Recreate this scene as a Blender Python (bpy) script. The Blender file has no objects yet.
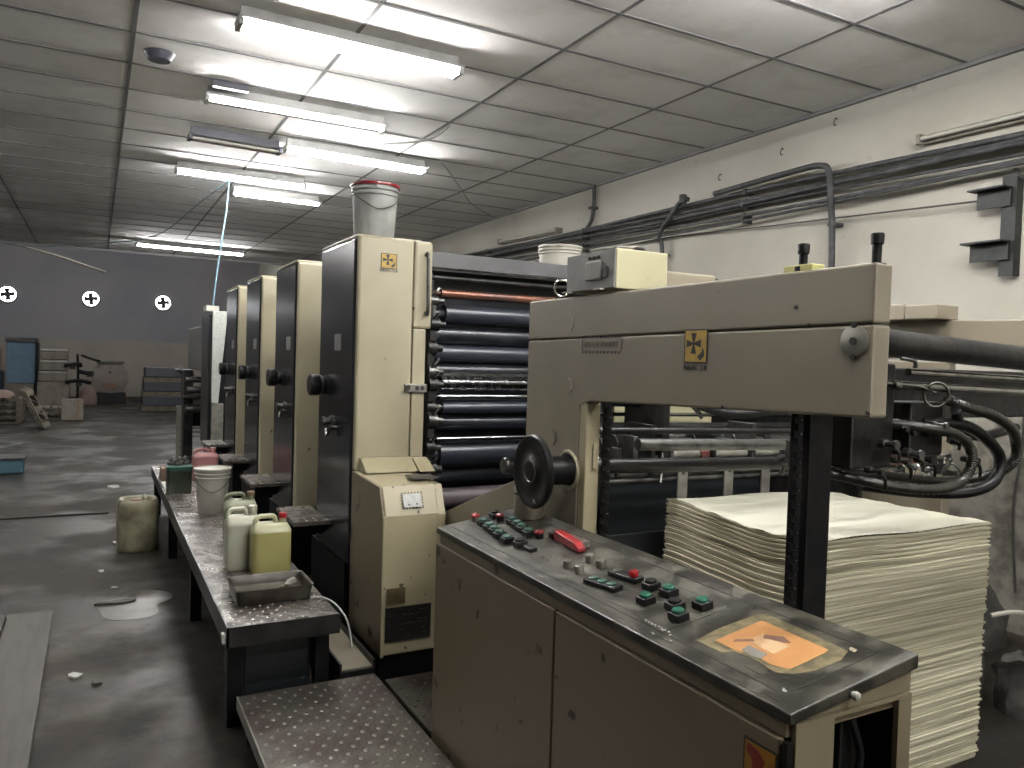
import bpy, math, random
from mathutils import Vector, Matrix
random.seed(7)
C = bpy.context.scene.collection
PI = math.pi
AL = .58

# ---------------------------------------------------------------- materials
def node_mat(name):
    m = bpy.data.materials.new(name); m.use_nodes = True
    nt = m.node_tree; b = nt.nodes['Principled BSDF']
    return m, nt, b

def mat(name, col, rough=.5, metal=0., col2=None, scale=6., lo=.45, hi=.65, bump=0., bscale=40., rough2=None,
        spec=.5, trans=0., stretch=(1, 1, 1), detail=5., coat=0.):
    if col2 is None: col2 = tuple(c * .8 for c in col)
    col = tuple(c * AL for c in col); col2 = tuple(c * AL for c in col2)
    m, nt, b = node_mat(name); N = nt.nodes; L = nt.links
    b.inputs['Roughness'].default_value = rough; b.inputs['Metallic'].default_value = metal
    b.inputs['Specular IOR Level'].default_value = spec
    b.inputs['Transmission Weight'].default_value = trans
    b.inputs['Coat Weight'].default_value = coat
    tc = N.new('ShaderNodeTexCoord'); mp = N.new('ShaderNodeMapping'); mp.inputs['Scale'].default_value = stretch
    L.new(tc.outputs['Object'], mp.inputs['Vector'])
    if col2 is None: col2 = tuple(c * .8 for c in col)
    n = N.new('ShaderNodeTexNoise'); n.inputs['Scale'].default_value = scale; n.inputs['Detail'].default_value = detail
    L.new(mp.outputs[0], n.inputs['Vector'])
    r = N.new('ShaderNodeValToRGB'); r.color_ramp.elements[0].position = lo; r.color_ramp.elements[1].position = hi
    r.color_ramp.elements[0].color = (*col, 1); r.color_ramp.elements[1].color = (*col2, 1)
    L.new(n.outputs[0], r.inputs[0]); L.new(r.outputs[0], b.inputs['Base Color'])
    if rough2 is not None:
        mr = N.new('ShaderNodeMapRange'); mr.inputs['From Min'].default_value = lo; mr.inputs['From Max'].default_value = hi
        mr.inputs['To Min'].default_value = rough; mr.inputs['To Max'].default_value = rough2
        L.new(n.outputs[0], mr.inputs['Value']); L.new(mr.outputs[0], b.inputs['Roughness'])
    if bump:
        n2 = N.new('ShaderNodeTexNoise'); n2.inputs['Scale'].default_value = bscale; n2.inputs['Detail'].default_value = 6
        L.new(mp.outputs[0], n2.inputs['Vector'])
        bp = N.new('ShaderNodeBump'); bp.inputs['Strength'].default_value = bump; bp.inputs['Distance'].default_value = .01
        L.new(n2.outputs[0], bp.inputs['Height']); L.new(bp.outputs[0], b.inputs['Normal'])
    return m

def chipped(name, col, chip, dirt, rough=.45, thr=.68, scale=9.):
    """painted sheet metal: broad grime plus small dark chips"""
    col = tuple(c * AL for c in col); dirt = tuple(c * AL for c in dirt)
    m, nt, b = node_mat(name); N = nt.nodes; L = nt.links
    b.inputs['Roughness'].default_value = rough
    tc = N.new('ShaderNodeTexCoord')
    n1 = N.new('ShaderNodeTexNoise'); n1.inputs['Scale'].default_value = 2.2; n1.inputs['Detail'].default_value = 7
    n2 = N.new('ShaderNodeTexNoise'); n2.inputs['Scale'].default_value = scale; n2.inputs['Detail'].default_value = 3
    for n in (n1, n2): L.new(tc.outputs['Object'], n.inputs['Vector'])
    r1 = N.new('ShaderNodeValToRGB'); r1.color_ramp.elements[0].position = .42; r1.color_ramp.elements[1].position = .72
    r1.color_ramp.elements[0].color = (*col, 1); r1.color_ramp.elements[1].color = (*dirt, 1)
    L.new(n1.outputs[0], r1.inputs[0])
    r2 = N.new('ShaderNodeValToRGB'); r2.color_ramp.elements[0].position = thr; r2.color_ramp.elements[1].position = thr + .015
    L.new(n2.outputs[0], r2.inputs[0])
    mx = N.new('ShaderNodeMix'); mx.data_type = 'RGBA'; mx.inputs[7].default_value = (*chip, 1)
    L.new(r2.outputs[0], mx.inputs[0]); L.new(r1.outputs[0], mx.inputs[6]); L.new(mx.outputs[2], b.inputs['Base Color'])
    return m

def emis(name, col, s):
    m, nt, b = node_mat(name)
    b.inputs['Base Color'].default_value = (*col, 1)
    b.inputs['Emission Color'].default_value = (*col, 1); b.inputs['Emission Strength'].default_value = s
    return m

M = {}
M['cream'] = chipped('cream_paint', (.53, .48, .33), (.10, .075, .04), (.44, .39, .26), .38, .74, 14)
M['cream_worn'] = chipped('worn_cream_paint', (.54, .48, .31), (.06, .045, .03), (.42, .36, .22), .42, .70, 26)
M['beige'] = chipped('beige_machine_paint', (.325, .285, .21), (.09, .065, .04), (.28, .24, .17), .4, .76, 10)
M['beige_console'] = chipped('console_paint', (.235, .185, .115), (.012, .010, .008), (.195, .155, .09), .42, .655, 9)  # darker copy for left-facing sides, their shade mixed into the paint
M['console_end'] = chipped('console_end_paint', (.32, .275, .175), (.03, .022, .015), (.26, .22, .14), .42, .70, 9)  # lighter copy of the console paint for its better lit end
M['pale_box'] = chipped('pale_yellow_paint', (.60, .57, .36), (.16, .13, .08), (.52, .48, .30), .5, .75, 20)
M['grey_panel'] = mat('grey_panel', (.25, .24, .22), .5, 0, (.19, .18, .165), 12)
M['navy'] = mat('dark_gloss_panel', (.016, .017, .022), .2, 0, (.028, .028, .034), 3, bump=.04, bscale=3, spec=.7)
M['black'] = mat('black_paint', (.006, .006, .007), .5, 0, (.014, .013, .012), 18, bump=.15, bscale=60, spec=.2)
M['blackp'] = mat('black_plastic', (.007, .007, .008), .4, 0, (.015, .015, .015), 20, spec=.3)
M['dark_metal'] = mat('oily_dark_metal', (.014, .014, .015), .36, .3, (.04, .037, .033), 9, bump=.2, bscale=30)
M['mid_metal'] = mat('worn_steel', (.20, .20, .19), .35, .8, (.09, .085, .08), 14, bump=.15, bscale=50)
M['steel_bar'] = mat('pale_steel_bar', (.36, .35, .30), .42, .35, (.24, .23, .19), 18)
M['chrome'] = mat('chrome', (.75, .75, .73), .14, 1., (.5, .5, .48), 20)
M['chrome_dirty'] = mat('smeared_chrome', (.62, .63, .64), .2, 1., (.2, .2, .2), 30, .5, .6, rough2=.4)
M['roller_blue'] = mat('rubber_roller', (.035, .042, .058), .32, .1, (.06, .068, .085), 5, stretch=(1, 4, 4))
M['roller_dark'] = mat('inked_roller', (.013, .016, .023), .3, .1, (.04, .045, .055), 5)
M['roller_copper'] = mat('copper_roller', (.30, .13, .08), .35, .5, (.15, .09, .08), 8, stretch=(.4, 1, 1))
M['roller_mauve'] = mat('mauve_roller', (.14, .11, .12), .45, 0, (.09, .07, .075), 8)
M['console_top'] = mat('scuffed_console_top', (.034, .032, .024), .34, 0, (.10, .092, .066), 12, .47, .64, .15, 60, rough2=.55)
M['console_grey'] = mat('grey_console_plate', (.085, .08, .065), .4, 0, (.04, .036, .03), 16, .4, .7, .1, 70)
M['groove'] = mat('black_groove', (.008, .008, .007), .7)
M['line_pale'] = mat('pale_line', (.20, .20, .18), .6)
M['scuff'] = mat('pale_scuff', (.55, .53, .46), .7)
M['green'] = mat('green_button', (.01, .17, .095), .3, 0, (.02, .11, .07), 40)
M['green_dull'] = mat('dull_green_button', (.05, .14, .10), .35, 0, (.03, .09, .06), 40)
M['red'] = mat('red_button', (.30, .012, .02), .3, 0, (.2, .01, .015), 40)
M['red_bright'] = mat('bright_red_plastic', (.50, .02, .025), .3, 0, (.35, .015, .02), 40)
M['button_grey'] = mat('grey_knob', (.32, .30, .25), .3, .5, (.2, .19, .16), 60)
M['led'] = mat('lamp_lens', (.25, .14, .1), .3)
M['orange'] = mat('orange_label', (.64, .31, .115), .4, 0, (.52, .25, .09), 9)
M['label_pale'] = mat('pale_label_paper', (.72, .50, .28), .5, 0, (.5, .3, .15), 30)
M['tape'] = mat('yellowed_tape', (.30, .25, .14), .3, 0, (.14, .12, .07), 40, .4, .6)
M['tape_white'] = mat('torn_label', (.55, .48, .33), .5)
M['yellow'] = mat('warning_yellow', (.62, .40, .05), .45, 0, (.5, .32, .05), 30)
M['yellow_dark'] = mat('old_warning_orange', (.42, .20, .015), .45, 0, (.33, .15, .015), 20)
M['ink'] = mat('print_black', (.015, .012, .012), .5)
M['ink_soft'] = mat('faded_print', (.09, .08, .065), .6)
M['ink_red'] = mat('print_red', (.25, .015, .012), .5)
M['white_label'] = mat('white_label', (.62, .64, .58), .4, 0, (.5, .52, .48), 30)
M['brass_plate'] = mat('tarnished_nameplate', (.20, .155, .075), .4, .3, (.13, .1, .05), 20)
M['white_plastic'] = mat('white_bucket_plastic', (.60, .58, .50), .4, 0, (.5, .48, .4), 8, bump=.03)
M['grey_plastic'] = mat('grey_white_bucket', (.46, .47, .44), .45, 0, (.36, .37, .35), 9)
M['can_white'] = mat('white_jerrycan', (.58, .58, .46), .4, 0, (.48, .48, .36), 9)
M['can_yellow'] = mat('yellow_liquid_can', (.47, .44, .17), .28, 0, (.42, .39, .15), 6)
M['can_clear'] = mat('clear_can_top', (.58, .58, .36), .3, 0, (.5, .5, .3), 9)
M['can_green'] = mat('greenish_dirty_can', (.30, .32, .20), .45, 0, (.15, .16, .10), 12)
M['can_pink'] = mat('pink_can', (.55, .25, .24), .4, 0, (.45, .2, .19), 8)
M['can_brown'] = mat('stained_drum', (.33, .31, .20), .5, 0, (.13, .115, .07), 7, .4, .66)
M['crate_green'] = mat('dark_green_tin', (.025, .035, .022), .5, 0, (.05, .055, .04), 12)
M['lid_green'] = mat('green_tray', (.02, .12, .08), .5)
M['cardboard'] = mat('brown_cardboard', (.26, .17, .11), .8, 0, (.2, .13, .09), 14)
M['paper'] = mat('white_paper', (.6, .6, .56), .7)
M['tray'] = mat('dirty_metal_tray', (.05, .042, .032), .35, .4, (.10, .09, .07), 14)
M['tray_oil'] = mat('murky_liquid', (.06, .055, .035), .06, 0, (.11, .1, .07), 12, spec=.8)
M['checker'] = mat('worn_checker_plate', (.20, .18, .155), .22, .45, (.07, .055, .048), 7, .42, .6, .3, 90, rough2=.5)
M['stud'] = mat('polished_studs', (.34, .32, .29), .28, .7, (.2, .19, .17), 50)
M['step_near'] = mat('stained_step_plate', (.19, .175, .145), .3, .5, (.10, .075, .065), 4.5, .45, .62, .25, 60, rough2=.45)
M['pipe'] = mat('grey_conduit', (.06, .063, .066), .5, 0, (.11, .113, .115), 14, spec=.3)
M['wire'] = mat('dark_wire', (.06, .055, .05), .6)
M['wire_blue'] = mat('pale_blue_cord', (.25, .42, .50), .6)
M['wire_white'] = mat('white_cord', (.55, .55, .52), .6)
M['bracket'] = mat('dark_green_steel', (.022, .028, .026), .5, .2, (.05, .05, .045), 18)
M['lamp_white'] = mat('lamp_housing', (.7, .7, .68), .5)
M['lamp_dim'] = mat('dusty_lamp_housing', (.33, .31, .25), .5, 0, (.22, .2, .16), 18)
M['lamp_dark'] = mat('dark_lamp_housing', (.10, .10, .13), .5)
M['tube_off'] = mat('unlit_tube', (.62, .60, .52), .3)
M['tube_on'] = emis('lit_tube', (1., .98, .965), 66.); M['tube_bright'] = emis('bright_tube', (1., .985, .94), 70.); M['window_sky'] = emis('overcast_daylight', (1., .98, .93), 1.2)  # last entry is the glow of the added windows
M['sky'] = emis('daylight_opening', (.95, .98, 1.), 5.)
M['wood'] = mat('pallet_wood', (.17, .14, .10), .8, 0, (.10, .085, .06), 12)
M['wood_pale'] = mat('pale_pallet_wood', (.30, .26, .20), .8, 0, (.2, .18, .14), 12)
M['blue'] = mat('blue_panel', (.10, .21, .32), .5, 0, (.08, .17, .27), 8)
M['blue_dark'] = mat('navy_wrap', (.010, .014, .03), .5, 0, (.018, .024, .045), 9)
M['teal'] = mat('teal_tin', (.035, .12, .17), .5, 0, (.05, .09, .11), 12)
M['stone'] = mat('pale_reel', (.27, .23, .20), .7, 0, (.2, .17, .15), 6)
M['wrap'] = mat('wrapped_bundle', (.24, .215, .17), .6, 0, (.17, .15, .12), 9)
M['plastic_wrap'] = mat('shiny_wrap', (.42, .41, .38), .25)
M['rag'] = mat('grimy_rag', (.045, .042, .036), .8, 0, (.09, .085, .075), 12, bump=.6, bscale=20)
M['rust'] = mat('rusty_panel', (.22, .10, .06), .6, 0, (.14, .07, .05), 12)
M['hose'] = mat('ribbed_hose', (.04, .039, .03), .35, .1, (.02, .02, .017), 30)
M['dark_gap'] = mat('interior_black', (.010, .014, .018), .5, 0, (.015, .02, .024), 10)

# structure materials
def wall_mat():
    m, nt, b = node_mat('stained_plaster'); N = nt.nodes; L = nt.links
    b.inputs['Roughness'].default_value = .85
    tc = N.new('ShaderNodeTexCoord'); sx = N.new('ShaderNodeSeparateXYZ'); L.new(tc.outputs['Object'], sx.inputs[0])
    n1 = N.new('ShaderNodeTexNoise'); n1.inputs['Scale'].default_value = .9; n1.inputs['Detail'].default_value = 8
    n2 = N.new('ShaderNodeTexNoise'); n2.inputs['Scale'].default_value = 3.4; n2.inputs['Detail'].default_value = 10; n2.inputs['Roughness'].default_value = .7
    n3 = N.new('ShaderNodeTexNoise'); n3.inputs['Scale'].default_value = 11; n3.inputs['Detail'].default_value = 4
    for n in (n1, n2, n3): L.new(tc.outputs['Object'], n.inputs['Vector'])
    r1 = N.new('ShaderNodeValToRGB'); r1.color_ramp.elements[0].position = .35; r1.color_ramp.elements[1].position = .75
    r1.color_ramp.elements[0].color = (.39, .375, .325, 1); r1.color_ramp.elements[1].color = (.31, .295, .25, 1); L.new(n1.outputs[0], r1.inputs[0])
    r2 = N.new('ShaderNodeValToRGB'); r2.color_ramp.elements[0].position = .63; r2.color_ramp.elements[1].position = .72; L.new(n2.outputs[0], r2.inputs[0])
    mx = N.new('ShaderNodeMix'); mx.data_type = 'RGBA'; mx.inputs[7].default_value = (.24, .225, .19, 1)
    mth = N.new('ShaderNodeMath'); mth.operation = 'MULTIPLY'; mth.inputs[1].default_value = .9
    L.new(r2.outputs[0], mth.inputs[0]); L.new(mth.outputs[0], mx.inputs[0]); L.new(r1.outputs[0], mx.inputs[6])
    # bare, damp-stained render where the paint has come off the lower wall (ragged edge)
    mr = N.new('ShaderNodeMapRange'); mr.inputs['From Min'].default_value = 1.6; mr.inputs['From Max'].default_value = .5
    L.new(sx.outputs[2], mr.inputs['Value'])
    ad = N.new('ShaderNodeMath'); ad.operation = 'ADD'; L.new(mr.outputs[0], ad.inputs[0]); L.new(n2.outputs[0], ad.inputs[1])
    r3 = N.new('ShaderNodeValToRGB'); r3.color_ramp.elements[0].position = .72; r3.color_ramp.elements[1].position = .98; L.new(ad.outputs[0], r3.inputs[0])
    r4 = N.new('ShaderNodeValToRGB'); r4.color_ramp.elements[0].position = .4; r4.color_ramp.elements[1].position = .65
    r4.color_ramp.elements[0].color = (.19, .175, .145, 1); r4.color_ramp.elements[1].color = (.085, .078, .062, 1); L.new(n3.outputs[0], r4.inputs[0])
    mx2 = N.new('ShaderNodeMix'); mx2.data_type = 'RGBA'; L.new(r3.outputs[0], mx2.inputs[0]); L.new(mx.outputs[2], mx2.inputs[6]); L.new(r4.outputs[0], mx2.inputs[7])
    L.new(mx2.outputs[2], b.inputs['Base Color'])
    bp = N.new('ShaderNodeBump'); bp.inputs['Strength'].default_value = .5; bp.inputs['Distance'].default_value = .02
    L.new(n2.outputs[0], bp.inputs['Height']); L.new(bp.outputs[0], b.inputs['Normal'])
    return m

def ceil_mat():
    m, nt, b = node_mat('ceiling_panels'); N = nt.nodes; L = nt.links
    b.inputs['Roughness'].default_value = .8
    tc = N.new('ShaderNodeTexCoord'); mp = N.new('ShaderNodeMapping')
    mp.inputs['Location'].default_value = (-.185 / 1.2 + 10, -.05 / .6 + 10, 0); mp.inputs['Scale'].default_value = (1 / 1.2, 1 / .6, 1)
    L.new(tc.outputs['Object'], mp.inputs['Vector'])
    fl = N.new('ShaderNodeVectorMath'); fl.operation = 'FLOOR'; L.new(mp.outputs[0], fl.inputs[0])
    wn = N.new('ShaderNodeTexWhiteNoise'); wn.noise_dimensions = '2D'; L.new(fl.outputs[0], wn.inputs['Vector'])
    r = N.new('ShaderNodeValToRGB'); r.color_ramp.elements[0].color = (.76, .755, .74, 1); r.color_ramp.elements[1].color = (.84, .83, .81, 1)
    L.new(wn.outputs['Value'], r.inputs[0])
    n = N.new('ShaderNodeTexNoise'); n.inputs['Scale'].default_value = 2.6; n.inputs['Detail'].default_value = 9; n.inputs['Roughness'].default_value = .65
    L.new(tc.outputs['Object'], n.inputs['Vector'])
    r2 = N.new('ShaderNodeValToRGB'); r2.color_ramp.elements[0].position = .5; r2.color_ramp.elements[1].position = .8
    L.new(n.outputs[0], r2.inputs[0])
    ml = N.new('ShaderNodeMath'); ml.operation = 'MULTIPLY'; ml.inputs[1].default_value = .7; L.new(r2.outputs[0], ml.inputs[0])
    mx = N.new('ShaderNodeMix'); mx.data_type = 'RGBA'; mx.inputs[7].default_value = (.50, .48, .44, 1)
    L.new(ml.outputs[0], mx.inputs[0]); L.new(r.outputs[0], mx.inputs[6]); L.new(mx.outputs[2], b.inputs['Base Color'])
    return m

def floor_mat():
    m, nt, b = node_mat('oil_stained_concrete'); N = nt.nodes; L = nt.links
    tc = N.new('ShaderNodeTexCoord')
    def noise(s, d=8, r=.6, sc=(1, 1, 1)):
        mp = N.new('ShaderNodeMapping'); mp.inputs['Scale'].default_value = sc; L.new(tc.outputs['Object'], mp.inputs[0])
        n = N.new('ShaderNodeTexNoise'); n.inputs['Scale'].default_value = s; n.inputs['Detail'].default_value = d
        n.inputs['Roughness'].default_value = r; L.new(mp.outputs[0], n.inputs['Vector']); return n
    a = noise(.7, 8, .62, (1, .6, 1)); c = noise(4, 9, .7); d = noise(1.1, 5, .5)
    r = N.new('ShaderNodeValToRGB'); e = r.color_ramp.elements
    e[0].position = .36; b.inputs['Specular IOR Level'].default_value = .22; e[0].color = (.0085, .0068, .0050, 1); e[1].position = .64; e[1].color = (.030, .0238, .0170, 1); L.new(a.outputs[0], r.inputs[0])
    r2 = N.new('ShaderNodeValToRGB'); r2.color_ramp.elements[0].position = .48; r2.color_ramp.elements[1].position = .60; L.new(c.outputs[0], r2.inputs[0])
    mx = N.new('ShaderNodeMix'); mx.data_type = 'RGBA'; mx.inputs[7].default_value = (.010, .0105, .009, 1)
    L.new(r2.outputs[0], mx.inputs[0]); L.new(r.outputs[0], mx.inputs[6]); L.new(mx.outputs[2], b.inputs['Base Color'])
    r3 = N.new('ShaderNodeValToRGB'); r3.color_ramp.elements[0].position = .42; r3.color_ramp.elements[1].position = .56
    r3.color_ramp.elements[0].color = (.34, .34, .34, 1); r3.color_ramp.elements[1].color = (.75, .75, .75, 1)
    L.new(d.outputs[0], r3.inputs[0]); L.new(r3.outputs[0], b.inputs['Roughness'])
    bp = N.new('ShaderNodeBump'); bp.inputs['Strength'].default_value = .35; bp.inputs['Distance'].default_value = .01
    L.new(c.outputs[0], bp.inputs['Height']); L.new(bp.outputs[0], b.inputs['Normal'])
    return m

def paper_mat():
    m, nt, b = node_mat('paper_edges'); N = nt.nodes; L = nt.links
    b.inputs['Roughness'].default_value = .55
    tc = N.new('ShaderNodeTexCoord'); mp = N.new('ShaderNodeMapping'); mp.inputs['Scale'].default_value = (.6, .6, 60)
    L.new(tc.outputs['Object'], mp.inputs[0])
    n = N.new('ShaderNodeTexNoise'); n.inputs['Scale'].default_value = 2; n.inputs['Detail'].default_value = 6; L.new(mp.outputs[0], n.inputs['Vector'])
    r = N.new('ShaderNodeValToRGB'); r.color_ramp.elements[0].position = .35; r.color_ramp.elements[1].position = .62
    r.color_ramp.elements[0].color = (.27, .25, .165, 1); r.color_ramp.elements[1].color = (.56, .53, .40, 1)
    L.new(n.outputs[0], r.inputs[0]); L.new(r.outputs[0], b.inputs['Base Color'])
    bp = N.new('ShaderNodeBump'); bp.inputs['Strength'].default_value = .5; bp.inputs['Distance'].default_value = .004
    L.new(n.outputs[0], bp.inputs['Height']); L.new(bp.outputs[0], b.inputs['Normal'])
    return m
M['wall'] = wall_mat(); M['ceiling'] = ceil_mat(); M['floor'] = floor_mat(); M['pile'] = paper_mat()
M['sheet_top'] = mat('top_sheet', (.80, .79, .65), .38, 0, (.72, .71, .57), 3, bump=.12, bscale=5, stretch=(.5, 3, 1))
M['wall_back'] = mat('dim_painted_wall', (.30, .29, .305), .8, 0, (.25, .25, .285), .5)
M['wall_back_low'] = mat('brown_dado', (.36, .32, .28), .8, 0, (.30, .27, .24), .8)
M['tbar'] = mat('ceiling_bar', (.36, .355, .36), .85, 0, (.30, .295, .30), 3, spec=.1)
M['roof'] = mat('roof_sheet', (.3, .3, .33), .8)

# ---------------------------------------------------------------- mesh builder
class MB:
    def __init__(s): s.v = []; s.f = []; s.mi = []; s.sm = []; s.M = None; s.cur = 0
    def add(s, vs, fs, smooth=False):
        o = len(s.v)
        for p in vs:
            p = Vector(p)
            if s.M is not None: p = s.M @ p
            s.v.append(tuple(p))
        for f in fs: s.f.append(tuple(i + o for i in f)); s.mi.append(s.cur); s.sm.append(smooth)
        return s
    def box(s, x0, x1, y0, y1, z0, z1):
        return s.add([(x, y, z) for z in (z0, z1) for y in (y0, y1) for x in (x0, x1)],
                     [(0, 2, 3, 1), (4, 5, 7, 6), (0, 1, 5, 4), (2, 6, 7, 3), (0, 4, 6, 2), (1, 3, 7, 5)])
    def prism(s, poly, axis, a0, a1):
        n = len(poly)
        def P(u, v, a): return {'x': (a, u, v), 'y': (u, a, v), 'z': (u, v, a)}[axis]
        vs = [P(u, v, a0) for u, v in poly] + [P(u, v, a1) for u, v in poly]
        fs = [tuple(range(n))[::-1], tuple(range(n, 2 * n))] + [(i, (i + 1) % n, n + (i + 1) % n, n + i) for i in range(n)]
        return s.add(vs, fs)
    def cyl(s, p0, p1, r0, r1=None, n=20, caps=True):
        if r1 is None: r1 = r0
        p0 = Vector(p0); p1 = Vector(p1); d = (p1 - p0).normalized()
        a = d.orthogonal().normalized(); b = d.cross(a)
        vs = [p + (a * math.cos(t) + b * math.sin(t)) * r for p, r in ((p0, r0), (p1, r1)) for t in [2 * PI * i / n for i in range(n)]]
        s.add(vs, [(i, (i + 1) % n, n + (i + 1) % n, n + i) for i in range(n)], True)
        if caps: s.add(vs, [tuple(range(n))[::-1], tuple(range(n, 2 * n))])
        return s
    def lathe(s, c, axis, prof, n=24, cap=True):
        """prof: list of (radius, distance along axis)"""
        d = Vector(axis).normalized(); a = d.orthogonal().normalized(); b = d.cross(a); c = Vector(c)
        if abs(d.z) > .99: a = Vector((1, 0, 0)); b = d.cross(a)
        vs = []
        for r, h in prof:
            for i in range(n):
                t = 2 * PI * i / n; vs.append(c + d * h + (a * math.cos(t) + b * math.sin(t)) * r)
        fs = []
        for k in range(len(prof) - 1):
            for i in range(n): fs.append((k * n + i, k * n + (i + 1) % n, (k + 1) * n + (i + 1) % n, (k + 1) * n + i))
        s.add(vs, fs, True)
        if cap:
            K = (len(prof) - 1) * n
            s.add(vs, [tuple(range(n))[::-1], tuple(range(K, K + n))])
        return s
    def tube(s, pts, r, n=10, sub=6, closed=False, rz=None):
        P = [Vector(p) for p in pts]
        Q = []
        m = len(P)
        if sub > 1 and m > 2:
            rng = range(m if closed else m - 1)
            for i in rng:
                g = (lambda k: P[k % m]) if closed else (lambda k: P[max(0, min(m - 1, k))])
                p0, p1, p2, p3 = g(i - 1), g(i), g(i + 1), g(i + 2)
                for k in range(sub):
                    t = k / sub
                    Q.append(.5 * ((2 * p1) + (p2 - p0) * t + (2 * p0 - 5 * p1 + 4 * p2 - p3) * t * t + (3 * p1 - p0 - 3 * p2 + p3) * t ** 3))
            if not closed: Q.append(P[-1])
        else: Q = P
        vs = []; K = len(Q); up = None
        for i, q in enumerate(Q):
            if closed: t = Q[(i + 1) % K] - Q[i - 1]
            else: t = Q[min(K - 1, i + 1)] - Q[max(0, i - 1)]
            t.normalize()
            if up is None: up = t.orthogonal().normalized()
            up = (up - t * up.dot(t))
            up = up.normalized() if up.length > 1e-6 else t.orthogonal().normalized()
            w = t.cross(up); rr = r[i * (len(r) - 1) // max(1, K - 1)] if isinstance(r, (list, tuple)) else r
            for j in range(n):
                a = 2 * PI * j / n; vs.append(q + (up * math.cos(a) + w * math.sin(a)) * rr)
        fs = []
        for i in range(K if closed else K - 1):
            for j in range(n): fs.append((i * n + j, i * n + (j + 1) % n, ((i + 1) % K) * n + (j + 1) % n, ((i + 1) % K) * n + j))
        s.add(vs, fs, True)
        if not closed: s.add(vs, [tuple(range(n))[::-1], tuple(range((K - 1) * n, K * n))])
        return s
    def torus(s, c, axis, R, r, n=28, m=8):
        d = Vector(axis).normalized(); a = d.orthogonal().normalized(); b = d.cross(a); c = Vector(c)
        vs = []
        for i in range(n):
            t = 2 * PI * i / n; u = a * math.cos(t) + b * math.sin(t)
            for j in range(m):
                w = 2 * PI * j / m; vs.append(c + u * (R + r * math.cos(w)) + d * r * math.sin(w))
        return s.add(vs, [(i * m + j, ((i + 1) % n) * m + j, ((i + 1) % n) * m + (j + 1) % m, i * m + (j + 1) % m) for i in range(n) for j in range(m)], True)
    def loft(s, rings, smooth=True, cap=True):
        n = len(rings[0]); vs = [p for r in rings for p in r]
        s.add(vs, [(k * n + i, k * n + (i + 1) % n, (k + 1) * n + (i + 1) % n, (k + 1) * n + i) for k in range(len(rings) - 1) for i in range(n)], smooth)
        if cap:
            K = (len(rings) - 1) * n; s.add(vs, [tuple(range(n))[::-1], tuple(range(K, K + n))])
        return s
    def build(s, name, m, parent=None, bevel=0., sharp=40):
        me = bpy.data.meshes.new(name)
        o = bpy.data.objects.new(name, me); C.objects.link(o)
        off = Vector((0, 0, 0))
        q = parent
        while q is not None: off += q.location; q = q.parent
        me.from_pydata([tuple(Vector(p) - off) for p in s.v], [], s.f)
        for mm in (m if isinstance(m, (list, tuple)) else [m]): me.materials.append(mm)
        me.polygons.foreach_set('material_index', s.mi); me.polygons.foreach_set('use_smooth', s.sm)
        import bmesh
        bm = bmesh.new(); bm.from_mesh(me); bmesh.ops.remove_doubles(bm, verts=bm.verts, dist=1e-5)
        bmesh.ops.recalc_face_normals(bm, faces=bm.faces); bm.to_mesh(me); bm.free()
        if any(s.sm): me.set_sharp_from_angle(angle=math.radians(sharp))
        me.update()
        if parent is not None: o.parent = parent
        if bevel:
            b = o.modifiers.new('bevel', 'BEVEL'); b.width = bevel; b.segments = 2; b.limit_method = 'ANGLE'; b.angle_limit = math.radians(50)
        return o

def sup(cx, cy, z, hx, hy, e=4., n=32, rot=0.):
    out = []
    for i in range(n):
        t = 2 * PI * i / n; c = math.cos(t); q = math.sin(t)
        x = hx * math.copysign(abs(c) ** (2 / e), c); y = hy * math.copysign(abs(q) ** (2 / e), q)
        out.append((cx + x * math.cos(rot) - y * math.sin(rot), cy + x * math.sin(rot) + y * math.cos(rot), z))
    return out

def thing(name, label, cat, loc=(0, 0, 0), group=None, rotz=0.):
    o = bpy.data.objects.new(name, None); C.objects.link(o); o.location = loc
    o.empty_display_size = .05
    return tag(o, label, cat, group)
def tag(o, label, cat, group=None):
    o['label'] = label; o['category'] = cat
    if group: o['group'] = group
    return o
def struct(o): o['kind'] = 'structure'; return o
def dup(root, loc, label=None):
    r = root.copy(); C.objects.link(r); r.location = loc
    if label: r['label'] = label
    for ch in list(root.children):
        c = ch.copy(); C.objects.link(c); c.parent = r
        for g in list(ch.children):
            d = g.copy(); C.objects.link(d); d.parent = c
    return r
def text(name, s, size, Mx, m, parent):
    cu = bpy.data.curves.new(name, 'FONT'); cu.body = s; cu.size = size; cu.extrude = .0003; cu.align_x = 'CENTER'; cu.align_y = 'CENTER'
    t = bpy.data.objects.new(name, cu); C.objects.link(t); bpy.context.view_layer.update()
    me = bpy.data.meshes.new_from_object(t); bpy.data.objects.remove(t)
    me.transform(Mx)
    off = Vector((0, 0, 0)); q = parent
    while q is not None: off += q.location; q = q.parent
    me.transform(Matrix.Translation(-off)); me.materials.clear(); me.materials.append(m)
    o = bpy.data.objects.new(name, me); C.objects.link(o); o.parent = parent
    return o
def frameM(o, ex, ey, ez):
    m = Matrix.Identity(4)
    for i, e in enumerate((ex, ey, ez)):
        for k in range(3): m[k][i] = e[k]
    for k in range(3): m[k][3] = o[k]
    return m

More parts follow.
